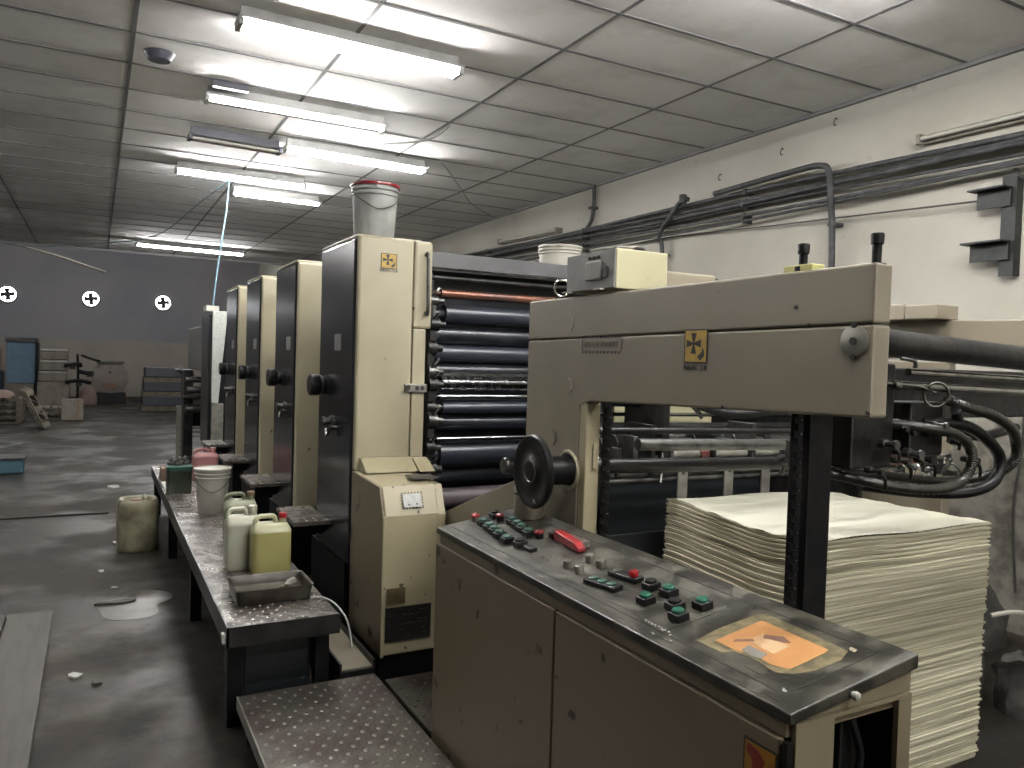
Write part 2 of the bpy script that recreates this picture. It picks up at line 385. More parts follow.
# ---------------------------------------------------------------- room
RX = 4.87; LX = -7.; BY = 27.5; CZ = 3.52; FY = -5.; CE = 17.7
struct(MB().box(LX, RX + .02, FY, BY, -.1, 0).build('floor', M['floor']))
struct(MB().box(LX, RX + .02, FY, CE, CZ, CZ + .02).build('ceiling', M['ceiling']))
mb = MB()
x = .185 - 1.2 * 6
while x < RX:
    mb.box(x - .012, x + .012, FY, CE, CZ - .004, CZ - .0005); x += 1.2
y = .05 - .6 * 8
while y < CE:
    mb.box(LX, RX, y - .012, y + .012, CZ - .005, CZ - .0005); y += .6
mb.box(RX - .03, RX, FY, CE, CZ - .03, CZ - .0005)
mb.box(LX, RX, CE - .03, CE, CZ - .04, CZ + .02)
struct(mb.build('trim_1', M['tbar']))
struct(MB().box(RX, RX + .15, FY, BY, 0, 5.6).build('wall_right', M['wall']))
struct(MB().box(LX - .15, LX, FY, BY, 0, 5.6).build('wall_left', M['wall_back_low']))
struct(MB().box(LX, RX, FY - .15, FY, 0, 5.6).build('wall_front', M['wall']))
struct(MB().box(LX, RX, CE, BY, 5.5, 5.6).build('roof_slab', M['roof']))
struct(MB().box(LX, RX, BY, BY + .15, 1.75, 5.6).build('wall_back', M['wall_back']))
struct(MB().box(LX, RX, BY - .01, BY + .15, 0, 1.75).build('trim_2', M['wall_back_low']))

# made-up glowing windows added behind the camera to light the room
for k, x0 in enumerate((.9, 2.95)):
    w_ = struct(MB().box(x0, x0 + 1.7, FY, FY + .01, 1.2, 3.3).build('window_%d' % (k + 1), M['window_sky']))
    f = MB()
    for xx in (x0 - .04, x0 + .83, x0 + 1.7): f.box(xx, xx + .04, FY + .0105, FY + .05, 1.16, 3.34)
    for zz in (1.16, 2.2, 3.3): f.box(x0, x0 + 1.7, FY + .0105, FY + .045, zz, zz + .04)
    o_ = f.build('window_frame', M['grey_panel'], w_)

# roof bracing seen under the far roof
mb = MB()
mb.tube([(-4.5, 24, 4.15), (-2.6, 24, 4.25), (-1.2, 24, 4.0), (.2, 24, 3.6)], .03, 6)
br = tag(mb.build('roof_brace', M['lamp_dim']), 'thin pale brace slanting under the far roof at the left', 'brace')

# exhaust fans with daylight behind them
fan = thing('exhaust_fan', 'round wall exhaust fan with daylight behind, cut by the left edge of the picture', 'fan', (-2.33, BY, 3.04), 'exhaust fans high on the far wall')
c = Vector(fan.location)
MB().torus(c + Vector((0, -.06, 0)), (0, 1, 0), .25, .03).build('ring', M['grey_panel'], fan)
MB().lathe(c + Vector((0, -.012, 0)), (0, 1, 0), [(.225, -.004), (.225, .002)], 28).build('opening', M['sky'], fan)
MB().lathe(c + Vector((0, -.1, 0)), (0, 1, 0), [(.05, -.04), (.09, 0), (.09, .06)], 16).build('hub', M['ink'], fan)
for k in range(4):
    a = PI / 4 * 0 + k * PI / 2 + .2; ux = Vector((math.cos(a), 0, math.sin(a))); vx = Vector((-math.sin(a), .25, math.cos(a)))
    p = c + Vector((0, -.09, 0)); b = MB()
    q = [p + ux * .05 - vx * .045, p + ux * .17 - vx * .10, p + ux * .19 + vx * .06, p + ux * .05 + vx * .045]
    b.add(q + [w + Vector((0, .008, 0)) for w in q], [(0, 1, 2, 3), (7, 6, 5, 4), (0, 4, 5, 1), (1, 5, 6, 2), (2, 6, 7, 3), (3, 7, 4, 0)])
    b.build('blade', M['ink'], fan)
dup(fan, (-.154, BY, 3.04), 'round wall exhaust fan with daylight behind, middle one above the pale reel')
dup(fan, (1.89, BY, 3.04), 'round wall exhaust fan with daylight behind, right one nearest the press')

# ---------------------------------------------------------------- ceiling lights
def light(x0, x1, y0, z, label, on=2, drop=None, skew=0., name='fluorescent_light', group='fluorescent lights under the ceiling'):
    if drop is not None: z = drop
    t = thing(name, label, 'light', ((x0 + x1) / 2, y0, z), group)
    hm = M['lamp_white'] if on else M['lamp_dark']
    if drop is None: MB().box(x0, x1, y0 - .08, y0 + .08, z + .014, z + .03).box(x0 + .02, x1 - .02, y0 - .02, y0 + .02, z + .03, CZ - .0003).build('housing', hm, t, .003)
    else: MB().box(x0, x1, y0 - .022, y0 + .022, z + .012, z + .05).build('housing', hm, t, .004)
    if drop is not None:
      for e in (x0 + .2, x1 - .2): MB().cyl((e, y0, z + .0505), (e, y0, CZ - .006), .004, n=6).build('rod', M['lamp_dim'], t)
    for e in (x0, x1 - .03): MB().box(e, e + .03, y0 - .065, y0 + .065, z - .024, z + .016).build('end_cap', hm, t, .003)
    for k in range(2 if on != 1 else 1):
        yy = y0 + (-.036 + .072 * k if on != 1 else -.038)
        MB().cyl((x0 + .03, yy, z - .008), (x1 - .03, yy, z - .008), .014, n=12).build('tube', M['tube_on' if drop is None else 'tube_bright'] if on else M['tube_off'], t)
    if skew: t.rotation_euler.z = skew
    return t
light(.685, 2.09, 4.73, 3.42, 'lit twin-tube ceiling light nearest the camera, largest in the photo', skew=.02)
light(.69, 2.09, 6.24, 3.42, 'lit slim ceiling light second from the camera, above the first press unit', on=1)
light(1.50, 2.91, 7.36, 3.42, 'bright ceiling light just above the red-lidded bucket', skew=.04)
light(.69, 1.50, 7.46, 3.42, 'unlit dark ceiling fitting left of the light above the red-lidded bucket', on=0, skew=.06)
light(.705, 2.06, 8.90, 3.42, 'lit ceiling light with the pale blue cord hanging beside it', skew=.02)
light(1.40, 2.46, 9.80, 3.42, 'thin dim ceiling strip behind the light with the pale blue cord', on=1, skew=.03)
light(.60, 2.5, 15.7, 3.42, 'farthest lit ceiling light near the end of the panels', skew=.1)
light(2.27, 3.62, 2.36, 3.42, 'ceiling light whose end just touches the top edge of the picture')
light(-3.3, -2.0, 13., 3.42, 'ceiling light over the far open floor on the left, outside the picture')  # unseen lamps from here on are added to brighten the room
light(.69, 2.05, 1.1, 3.42, 'ceiling light above the camera, outside the picture')
light(-2.7, -1.4, 4.6, 3.42, 'ceiling light over the floor boards on the left, outside the picture')
light(-2.75, -1.45, 8.0, 3.42, 'ceiling light over the open floor on the left, outside the picture')
light(2.27, 3.62, .6, 3.42, 'ceiling light over the delivery end, outside the picture')
light(.69, 2.05, -1.2, 3.42, 'ceiling light behind the camera, outside the picture')
def added_high_light(x, y, label):  # lamps added out of view above the ceiling edge to brighten the far wall
    t = thing('hanging_light', label, 'light', (x, y, 4.9), 'lights under the far roof')
    MB().box(x - .7, x + .7, y - .02, y + .02, 4.915, 4.96).build('housing', M['lamp_white'], t)
    MB().cyl((x - .68, y, 4.895), (x + .68, y, 4.895), .016, n=12).build('tube', M['tube_bright'], t)
    for e in (-.5, .5): MB().cyl((x + e, y, 4.96), (x + e, y, 5.499), .006, n=6).build('rod', M['wire'], t)
added_high_light(-2.2, 20.5, 'tube light hung high under the far roof on the left, hidden above the ceiling edge')
added_high_light(-.3, 23.5, 'tube light hung high under the far roof in the middle, hidden above the ceiling edge')
added_high_light(3.2, 23.5, 'tube light hung high in the far right corner, hidden above the ceiling edge')
added_high_light(-4.5, 23.5, 'tube light hung high in the far left corner, hidden above the ceiling edge')
added_high_light(1.6, 21., 'tube light hung high under the far roof on the right, hidden above the ceiling edge')
# little stuck ceiling things
tag(MB().cyl((.35, 5.75, CZ - .05), (.35, 5.75, CZ - .001), .07, .1, n=18).build('ceiling_vent', M['lamp_dark']), 'small round dark cap on the ceiling left of the second light', 'vent')
tag(MB().box(.72, .98, 6.05, 6.12, CZ - .05, CZ - .001).build('cable_box', M['lamp_dark'], None, .01), 'dark box on the ceiling beside the left end of the second light', 'box')
tag(MB().tube([(.32, 4.35, CZ - .02), (.15, 4.0, CZ - .05), (-.1, 3.95, CZ - .04), (-.3, 4.6, CZ - .03), (-1.1, 5.2, CZ - .02)], .008, 6).build('ceiling_cable', M['wire_white']), 'slack white cable looped against the ceiling at the upper left', 'cable')
tag(MB().tube([(1.32, 9.4, 3.5), (1.29, 9.43, 3.1), (1.22, 9.48, 2.5), (1.175, 9.5, 2.03)], .009, 6).build('drop_cord', M['wire_blue']), 'pale blue cord hanging from the ceiling to the far feeder', 'cord')
tag(MB().tube([(1.35, 8.95, 3.49), (1.1, 10.2, 3.35), (.75, 12.5, 3.2), (.1, 14.8, 3.3), (-1.2, 17, 3.38), (-3.0, 17.5, 3.45)], .008, 6).build('sagging_cord', M['wire_blue']), 'thin pale cord sagging across the ceiling toward the back left', 'cord')
tag(MB().tube([(2.6, 6.05, 3.5), (2.5, 6.3, 3.42), (2.2, 6.6, 3.40)], .009, 6).build('light_cord', M['wire_white']), 'short white cord beside the second ceiling light', 'cord')
tag(MB().tube([(3.0, 7.2, 3.5), (3.4, 7.6, 3.35), (3.9, 8.4, 3.38), (4.6, 9.3, 3.45)], .008, 6).build('power_cord', M['wire_white']), 'pale cord drooping from the bright light toward the right wall', 'cord')

# ---------------------------------------------------------------- right wall fittings
def pipe(zs, r, label, xx, y0=1.2, y1=11.):
    n = 8; pts = []
    for i in range(n + 1):
        y = y0 + (y1 - y0) * i / n
        pts.append((xx + .006 * math.sin(i * 2.1 + zs[0] * 30), y, zs[0] + (zs[1] - zs[0]) * i / n + .014 * math.sin(i * 1.3 + zs[0] * 50)))
    mb = MB().tube(pts, r, 10, 4)
    for i in range(1, n, 2):
        mb.box(xx - r - .004, RX - .001, pts[i][1] - .012, pts[i][1] + .012, pts[i][2] - r - .006, pts[i][2] + r + .004)
    return tag(mb.build('conduit_pipe', M['pipe']), label, 'pipe', 'conduits running along the right wall')
ps = [((2.965, 3.065), .019, 'grey conduit along the right wall, topmost of the long bundle'),
      ((2.915, 3.02), .016, 'grey conduit along the right wall, second from the top of the bundle'),
      ((2.885, 2.975), .019, 'thick grey conduit along the right wall, third from the top of the bundle'),
      ((2.845, 2.93), .011, 'thin grey conduit along the right wall, fourth from the top of the bundle'),
      ((2.80, 2.875), .015, 'grey conduit along the right wall, second from the bottom of the bundle'),
      ((2.775, 2.80), .011, 'thin grey conduit along the right wall, lowest of the long bundle')]
for i, (zz, r, lb) in enumerate(ps): pipe(zz, r, lb, 4.80 - .012 * (i % 3))
def vpipe(name, pts, r, label, clips=()):
    mb = MB().tube(pts, r, 10, 5)
    for (y, z) in clips: mb.box(4.78, RX - .001, y - .035, y + .035, z - .012, z + .012)
    return tag(mb.build(name, M['pipe']), label, 'pipe')
vpipe('conduit_riser', [(4.83, 7.2, 3.5), (4.83, 7.2, 3.3), (4.82, 7.22, 3.12), (4.8, 7.3, 3.02)], .022, 'short upright conduit rising from the bundle to the ceiling', [(7.2, 3.25)])
vpipe('conduit_drop', [(4.76, 5.55, 3.06), (4.74, 5.62, 3.06), (4.74, 5.82, 2.9), (4.76, 5.95, 2.78), (4.80, 5.95, 2.6), (4.82, 5.95, 1.6)], .022, 'conduit bending diagonally over the bundle then dropping behind the grey control box', [(5.95, 2.6)])
vpipe('elbow_conduit', [(4.75, 5.2, 3.05), (4.74, 4.3, 3.07), (4.735, 4.06, 3.06), (4.735, 3.985, 3.0), (4.76, 3.98, 2.8), (4.8, 3.98, 2.4), (4.82, 3.98, .8)], .024, 'dark conduit with an elbow dropping down the right wall behind the beam', [(3.98, 2.62)])
tag(MB().cyl((4.735, 5.6, 3.03), (4.735, 5.6, 3.11), .035, n=14).build('junction_cap', M['pipe'], None, .006), 'round junction cap on top of the conduit bundle', 'junction box')
tag(MB().tube([(4.83, 7.0, 2.76), (4.83, 5.9, 2.765), (4.83, 4.6, 2.70), (4.81, 3.6, 2.65), (4.785, 2.86, 2.61)], .006, 6).build('wall_wire', M['wire']), 'thin dark wire strung along the wall to the angle bracket', 'wire')
tag(MB().tube([(4.84, 2.72, 2.78), (4.80, 2.66, 2.72), (4.84, 2.60, 2.6), (4.85, 2.62, 1.9), (4.85, 2.60, 1.2), (4.84, 2.63, .75), (4.85, 2.6, .25)], .008, 6).build('wall_cable', M['wire']), 'thin dark cable hanging down the right wall beside the bracket', 'cable')
for (y, z, wh) in ((4.55, 3.29, 'nearest the elbow conduit'), (4.04, 3.40, 'between the other two hooks'), (5.25, 3.22, 'farthest of the three')):
    tag(MB().tube([(4.869, y, z + .02), (4.85, y, z + .024), (4.845, y + .008, z), (4.852, y + .012, z - .022), (4.869, y + .008, z - .02)], .004, 6).build('wall_hook', M['wire']), 'small bent hook on the right wall, ' + wh, 'hook', 'hooks on the right wall')
def wall_lamp(y0, y1, z0, z1, label):
    t = thing('wall_light', label, 'light', (4.8, (y0 + y1) / 2, z0), 'unlit lights on the right wall')
    ax = Vector((0, y1 - y0, z1 - z0)).normalized(); up = Vector((1, 0, 0)).cross(ax)
    if up.z < 0: up = -up
    L = math.hypot(y1 - y0, z1 - z0)
    Mx = frameM((4.8, y0, z0), (1, 0, 0), ax, up)
    b = MB(); b.M = Mx; b.box(.02, .07, 0, L, -.03, .03); b.build('housing', M['lamp_dim'], t, .004)
    for e in (0, L - .03):
        b = MB(); b.M = Mx; b.box(-.03, .03, e, e + .03, -.035, .03); b.build('end_cap', M['lamp_dim'], t, .003)
    b = MB(); b.M = Mx; b.cyl((-.005, .03, 0), (-.005, L - .03, 0), .016, n=12); b.build('tube', M['tube_off'], t)
wall_lamp(2.1, 3.33, 3.075, 3.09, 'unlit tube light on the right wall above the conduits, upper right')
wall_lamp(7.9, 9.42, 3.10, 3.14, 'unlit tube light on the far right wall above the roller unit')

# angle bracket
t = thing('angle_bracket', 'dark steel bracket with two short arms on the right wall', 'bracket', (4.83, 2.71, 2.14))
MB().prism([(4.80, 2.68), (4.80, 2.765), (4.812, 2.765), (4.812, 2.692), (4.87, 2.692), (4.87, 2.68)], 'z', 2.14, 2.745).build('upright', M['bracket'], t)
for z0, z1, y1 in ((2.555, 2.665, 2.90), (2.235, 2.345, 2.93)):
    b = MB(); b.box(4.775, 4.79, 2.70, y1, z0, z1); b.box(4.70, 4.79, 2.70, y1 + .02, z1 - .006, z1 + .004); b.build('arm', M['bracket'], t)

# ---------------------------------------------------------------- press units
def sticker_cross(parent, Mx, w, h):
    """yellow warning square: black border, four-bladed fan and a pointing hand; Mx maps (u,v,out)"""
    b = MB(); b.M = Mx; b.box(-w / 2, w / 2, -h / 2, h / 2, 0, .0015); bd = b.build('warning_sticker', M['ink'], parent)
    b = MB(); b.M = Mx; b.box(-w * .45, w * .45, -h * .46, h * .46, .001, .0022); b.build('yellow_field', M['yellow'], bd)
    b = MB(); b.M = Mx @ Matrix.Translation((-w * .08, h * .08, 0))
    s = w * .30
    for k in range(4):
        a = k * PI / 2
        R = lambda u, v: (u * math.cos(a) - v * math.sin(a), u * math.sin(a) + v * math.cos(a))
        pl = [R(0, -s * .06), R(s, -s * .38), R(s, s * .38), R(0, s * .06)]
        b.prism(pl, 'z', .002, .003)
    b.build('fan_symbol', M['ink'], bd)
    b = MB(); b.M = Mx
    b.prism([(w * .10, -h * .30), (w * .22, -h * .42), (w * .38, -h * .28), (w * .36, -h * .12), (w * .30, -h * .05), (w * .28, -h * .16)], 'z', .002, .003)
    b.build('hand_symbol', M['ink'], bd)
    return bd

def unit(y0, depth, label, first=False):
    X0 = 1.165; X1 = 1.58
    t = thing('printing_unit', label, 'press unit', (X0, y0, 0), 'printing units in a row')
    y1 = y0 + depth
    MB().box(X0, X0 + .03, y0 + .03, y1, .45, 2.15).build('side_cover', M['navy'], t, .012)
    MB().box(X0 + .031, X1 - .1, y0 + .06, y1, .45, 2.13).build('frame_body', M['navy'], t)
    b = MB()
    if first:
        b.box(X0 + .012, 1.478, y0, y0 + .05, .95, 2.165)
    else:
        b.box(X0 + .012, X1 - .06, y0, y0 + .05, .5, 2.155)
    b.build('front_cover', M['cream'], t, .014)
    MB().box(X0 + .005, X1 - .06, y0 + .02, y1, 2.155, 2.17).build('top_cap', M['cream'], t, .004)
    MB().box(X0 + .002, 3.5, y0 + .1, y1 + .1, .02, .449).build('base_plinth', M['black'], t)
    # round control knob and little lower handle
    ky, kz = y0 + .72 if first else y0 + depth * .93, 1.37
    kk = MB().lathe((X0, ky - .12, kz), (-1, 0, 0), [(.05, -.002), (.05, .012), (.042, .014), (.042, .024), (.058, .026), (.062, .032), (.062, .075), (.055, .082)], 24).build('control_knob', M['blackp'], t)
    MB().torus((X0 - .016, ky - .12, kz), (1, 0, 0), .052, .006).build('knob_ring', M['mid_metal'], kk)
    MB().lathe((X0, ky - .36, kz - .19), (-1, 0, 0), [(.03, -.002), (.03, .02), (.02, .022), (.02, .05), (.026, .05), (.026, .065)], 16).build('lower_knob', M['mid_metal'], t)
    MB().tube([(X0 + .002, ky - .42, kz - .22), (X0 - .03, ky - .41, kz - .22), (X0 - .035, ky - .36, kz - .27), (X0 - .03, ky - .31, kz - .24), (X0 + .002, ky - .3, kz - .24)], .008, 8).build('lever', M['mid_metal'], t)
    b = MB(); b.box(X0 - .006, X0 + .001, ky - .48, ky - .36, kz + .2, kz + .29); b.build('label_plate', M['grey_panel'], t, .002)
    # checkered foot step
    sy = y0 + .38
    b = MB(); b.box(.965, X0 - .001, sy, sy + .47, .60, .622); b.cur = 1
    for i in range(4):
        for j in range(9): b.lathe((.99 + i * .05, sy + .03 + j * .052, .621), (0, 0, 1), [(.009, 0), (.005, .003)], 6)
    b.build('foot_step', [M['checker'], M['stud']], t)
    MB().prism([(X0 - .001, .50), (X0 - .001, .599), (.99, .599)], 'y', sy + .2, sy + .22).build('step_bracket', M['black'], t)
    if first:
        MB().box(1.482, 1.587, y0 + .004, y0 + .055, 1.70, 2.165).build('upper_side_strip', M['cream'], t, .014)
        MB().box(1.482, 1.556, y0 + .004, y0 + .05, .95, 1.698).build('lower_side_strip', M['cream'], t, .006)
        h = MB().tube([(1.545, y0 + .004, 2.09), (1.545, y0 - .03, 2.09), (1.547, y0 - .032, 1.95), (1.55, y0 - .03, 1.785), (1.55, y0 + .004, 1.785)], .009, 10, 3).build('grab_handle', M['mid_metal'], t)
        sticker_cross(t, frameM((1.338, y0 - .001, 2.042), (1, 0, 0), (0, 0, 1), (0, -1, 0)), .088, .078)
        text('caption', '回転物に注意', .017, frameM((1.338, y0 - .0015, 1.992), (1, 0, 0), (0, 0, 1), (0, -1, 0)), M['ink_soft'], t)
        l = MB().box(1.437, 1.562, y0 - .016, y0 - .001, 1.36, 1.405).build('latch_plate', M['steel_bar'], t, .004)
        for xx in (1.505, 1.535): MB().cyl((xx, y0 - .02, 1.383), (xx, y0 - .0165, 1.383), .011, n=14).build('latch_bolt', M['ink'], l)
        MB().cyl((1.45, y0 - .03, 1.385), (1.45, y0 - .016, 1.385), .014, n=12).build('latch_pin', M['mid_metal'], t)
    return t
u1 = unit(3.88, .70, 'nearest cream and black press unit, carrying the red-lidded bucket', True)
u2 = unit(5.22, .66, 'second cream and black press unit behind the nearest one')
u3 = dup(u2, (1.165, 6.49, 0), 'third cream and black press unit along the row')
u4 = dup(u2, (1.165, 7.67, 0), 'farthest of the four black-sided press units, before the feeder')

# roller section between nearest unit and the delivery
t = thing('roller_section', 'dark inking rollers across the nearest press unit behind the delivery beam', 'roller section', (1.6, 4.1, .45))
MB().box(1.60, 3.6, 3.99, 4.01, 2.045, 2.13).build('top_band', mat('dark_grey_band', (.10, .10, .105), .5), t, .004)
MB().box(1.60, 3.6, 4.012, 4.9, 2.03, 2.044).build('top_deck', M['dark_metal'], t)
MB().box(1.62, 3.6, 4.27, 4.29, .45, 2.029).build('back_panel', M['roller_dark'], t)
MB().box(1.595, 1.625, 3.95, 4.9, .45, 1.969).build('side_frame', M['dark_metal'], t, .006)
MB().box(3.60, 3.66, 2.75, 4.9, .3, 2.05).build('far_side_frame', M['dark_metal'], t, .006)
for z, r, yy, mm, e in ((2.0, .012, 4.06, 'mid_metal', .04), (1.915, .024, 4.10, 'roller_copper', .1), (1.80, .052, 4.10, 'roller_blue', .12), (1.68, .055, 4.16, 'roller_dark', .08),
                        (1.575, .05, 4.16, 'roller_blue', .08), (1.475, .04, 4.17, 'roller_dark', .08), (1.405, .040, 4.09, 'chrome_dirty', .11), (1.325, .018, 4.09, 'chrome', .1),
                        (1.262, .034, 4.09, 'roller_blue', .12), (1.17, .045, 4.14, 'roller_dark', .1), (1.085, .013, 4.06, 'chrome', .08), (.99, .072, 4.12, 'roller_blue', .11),
                        (.86, .05, 4.16, 'roller_dark', .1), (.745, .055, 4.08, 'roller_mauve', .1)):
    ro = MB().lathe((1.625 + e, yy, z), (1, 0, 0), [(r * .45, -e), (r * .45, 0), (r, 0), (r, 1.95 - 2 * e), (r * .45, 1.95 - 2 * e), (r * .45, 1.95 - e)], 24).build('roller', M[mm], t)
    MB().lathe((1.625, yy, z), (1, 0, 0), [(r * .8 + .01, .001), (r * .8 + .01, .03), (r * .6, .035)], 14).build('bearing', M['dark_metal'], ro)
MB().box(1.63, 3.58, 4.03, 4.05, 1.448, 1.462).build('guard_rail', M['mid_metal'], t)
rnd = random.Random(3)
for k, (z, y, s) in enumerate(((1.86, 3.97, .03), (1.73, 3.95, .04), (1.60, 3.98, .045), (1.47, 3.96, .035), (1.40, 3.95, .04), (1.27, 3.98, .04), (1.20, 3.95, .045), (1.05, 3.97, .04), (.93, 3.95, .05), (.82, 3.98, .03))):
    b = MB().lathe((1.60, y, z), (1, 0, 0), [(s, 0), (s, .05), (s * .5, .055), (s * .5, .09)], 14)
    b.box(1.602, 1.64, y - .015, y + .015, z - .09, z)
    b.tube([(1.60, y, z), (1.63, y - .03, z + .04), (1.66, y - .02, z + .07)], .007, 6)
    b.build('adjuster', M['dark_metal'] if k % 3 else M['mid_metal'], t)

# lower cream cabinet in front of the nearest unit
t = thing('lower_cabinet', 'low cream cabinet with sloping top and black data plate, against the nearest press unit', 'cabinet', (1.165, 3.36, .15))
prof = [(3.875, .16), (3.38, .16), (3.38, .81), (3.44, .94), (3.875, .955)]
MB().prism(prof, 'x', 1.165, 1.178).build('side_panel', M['beige_console'], t, .004)
MB().prism([(y + .004 if y < 3.5 else y, z) for y, z in prof], 'x', 1.179, 1.445).build('body', M['cream_worn'], t, .006)
MB().prism([(3.86, .17), (3.40, .17), (3.40, .80), (3.46, .935), (3.86, .945)], 'x', 1.447, 1.49).build('end_strip', M['cream_worn'], t, .006)
MB().box(1.166, 1.181, 3.366, 3.379, .16, .81).build('corner_strip', M['cream_worn'], t, .002)
MB().prism([(3.872, 1.02), (3.84, 1.02), (3.74, .957), (3.872, .957)], 'x', 1.20, 1.475).build('top_wedge', M['cream_worn'], t, .004)
MB().prism([(3.872, 1.015), (3.84, 1.015), (3.72, .957), (3.872, .957)], 'x', 1.48, 1.565).build('top_wedge', M['cream_worn'], t, .004)
b = MB(); b.box(1.36, 1.49, 3.5, 3.62, .956, .962); b.build('dark_pad', M['ink_soft'], t)
nrm = Vector((0, -.13, .06)).normalized(); uv = Vector((0, .06, .13)).normalized()
Mx = frameM((1.315, 3.405, .873), (1, 0, 0), uv, nrm)
b = MB(); b.M = Mx @ Matrix.Translation((0, 0, .004)); b.box(-.045, .045, -.032, .032, 0, .002); lb = b.build('control_label', M['white_label'], t)
b = MB(); b.M = Mx @ Matrix.Translation((0, 0, .0062))
for i in range(7):
    for v in (-.037, .037): b.prism([(-.052 + i * .016, v - .003), (-.044 + i * .016, v - .003), (-.041 + i * .016, v + .003), (-.049 + i * .016, v + .003)], 'z', -.001, .0005)
for i in range(5):
    for u in (-.052, .052): b.box(u - .002, u + .002, -.032 + i * .014, -.025 + i * .014, -.001, .0005)
b.lathe((-.018, -.02, 0), (0, 0, 1), [(.004, 0), (.004, .001)], 8); b.lathe((.022, -.018, 0), (0, 0, 1), [(.004, 0), (.004, .001)], 8)
b.build('dashed_border', M['ink'], lb)
MB().box(1.195, 1.285, 3.376, 3.383, .40, .475).build('brass_plate', M['brass_plate'], t, .002)
pl = MB().box(1.19, 1.415, 3.374, 3.383, .225, .385).build('data_plate', M['ink'], t, .002)
b = MB(); rnd = random.Random(5)
for row, z in enumerate((.362, .345, .318, .302, .275, .252)):
    xx = 1.205
    while xx < 1.39:
        w = rnd.uniform(.008, .03)
        if rnd.random() < .6: b.box(xx, min(1.40, xx + w), 3.3728, 3.3745, z, z + .004)
        xx += w + .008
b.build('plate_lettering', M['ink_soft'], pl)
MB().box(1.18, 1.46, 3.42, 3.86, .02, .159).build('plinth', M['black'], t)
t = thing('drip_channel', 'pale open channel on a dark block at the foot of the low cream cabinet', 'channel', (1.07, 3.5, 0))
MB().box(.95, 1.11, 3.27, 3.85, .0, .165).build('block', M['black'], t, .004)
b = MB(); b.box(.96, 1.10, 3.28, 3.84, .166, .172); b.build('channel_floor', M['beige'], t)
b = MB(); b.box(.95, .96, 3.27, 3.85, .166, .20); b.box(1.10, 1.11, 3.27, 3.85, .166, .20); b.build('rim', M['dark_metal'], t)

# far feeder
t = thing('paper_feeder', 'pale far end unit of the press with the blue cord on top', 'press feeder', (1.2, 9.4, 0))
MB().box(1.13, 1.165, 9.42, 10.1, .45, 1.96).build('side_cover', M['navy'], t, .01)
MB().prism([(1.166, .95), (1.166, 2.0), (1.33, 2.0), (1.24, .95)], 'y', 9.4, 9.5).build('front_cover', M['white_label'], t, .006)
MB().box(1.17, 1.30, 9.41, 9.5, .45, .94).build('lower_cover', M['steel_bar'], t, .006)
MB().box(1.10, 1.24, 9.45, 9.7, 2.0, 2.06).build('top_box', M['white_plastic'], t, .006)
MB().box(1.17, 2.6, 9.52, 10.1, .1, 1.95).build('body', M['navy'], t)
MB().box(1.18, 2.6, 10.25, 12.2, 1.28, 1.86).build('hood', M['grey_panel'], t, .02)
for z, yy, r in ((1.15, 11.2, .04), (1.02, 11.0, .05), (.90, 11.5, .035), (.76, 11.2, .06)):
    MB().cyl((1.06, yy, z), (2.4, yy, z), r, n=14).build('roller', M['mid_metal'], t)
MB().box(1.02, 1.09, 11.9, 11.98, .0, .75).build('leg', M['steel_bar'], t, .005)
MB().box(1.08, 1.2, 11.6, 12.0, 0.0, 1.27).build('leg', M['dark_metal'], t, .005)
MB().box(1.1, 1.9, 12.0, 12.6, .45, .70).build('feed_board', M['dark_metal'], t, .01)
MB().lathe((1.0, 11.05, 1.28), (-1, 0, 0), [(.05, 0), (.05, .03), (.02, .04), (.02, .08)], 14).build('crank', M['mid_metal'], t)

# ---------------------------------------------------------------- catwalk
def studs(x0, x1, y0, y1, z, dx, dy, r, h, stagger=True, n=6, base=None):
    b = MB(); j = 0; y = y0
    if base: b.box(*base)
    b.cur = 1
    while y < y1:
        x = x0 + (dx / 2 if stagger and j % 2 else 0)
        while x < x1:
            b.lathe((x, y, z - .0005), (0, 0, 1), [(r, 0), (r * .75, h * .8), (r * .3, h)], n); x += dx
        y += dy; j += 1
    return b
t = thing('catwalk', 'long wet checkered metal walkway beside the press, holding cans and buckets', 'walkway', (.8, 5.5, 0))
studs(.50, .905, 3.23, 7.9, .45, .055, .042, .008, .003, base=(.475, .92, 3.20, 7.95, .43, .45)).build('tread_plate', [M['checker'], M['stud']], t)
MB().box(.47, .478, 3.195, 7.955, .36, .452).build('edge_angle', M['dark_metal'], t)
MB().box(.47, .925, 3.195, 3.203, .37, .452).build('edge_angle', M['dark_metal'], t)
MB().box(.47, .925, 7.951, 7.96, .37, .452).build('edge_angle', M['dark_metal'], t)
for yy in (3.30, 4.7, 6.2, 7.85):
    for xx in (.49, .85): MB().box(xx, xx + .06, yy, yy + .06, 0, .428).build('leg', M['black'], t, .003)
    MB().box(.49, .91, yy + .005, yy + .045, .36, .428).build('cross_beam', M['black'], t)
MB().box(.56, .84, 3.35, 3.9, .01, .355).build('tank', M['dark_gap'], t, .01)
b = MB(); b.box(.455, .469, 3.21, 3.25, .385, .42); b.build('pale_tag', M['paper'], t)

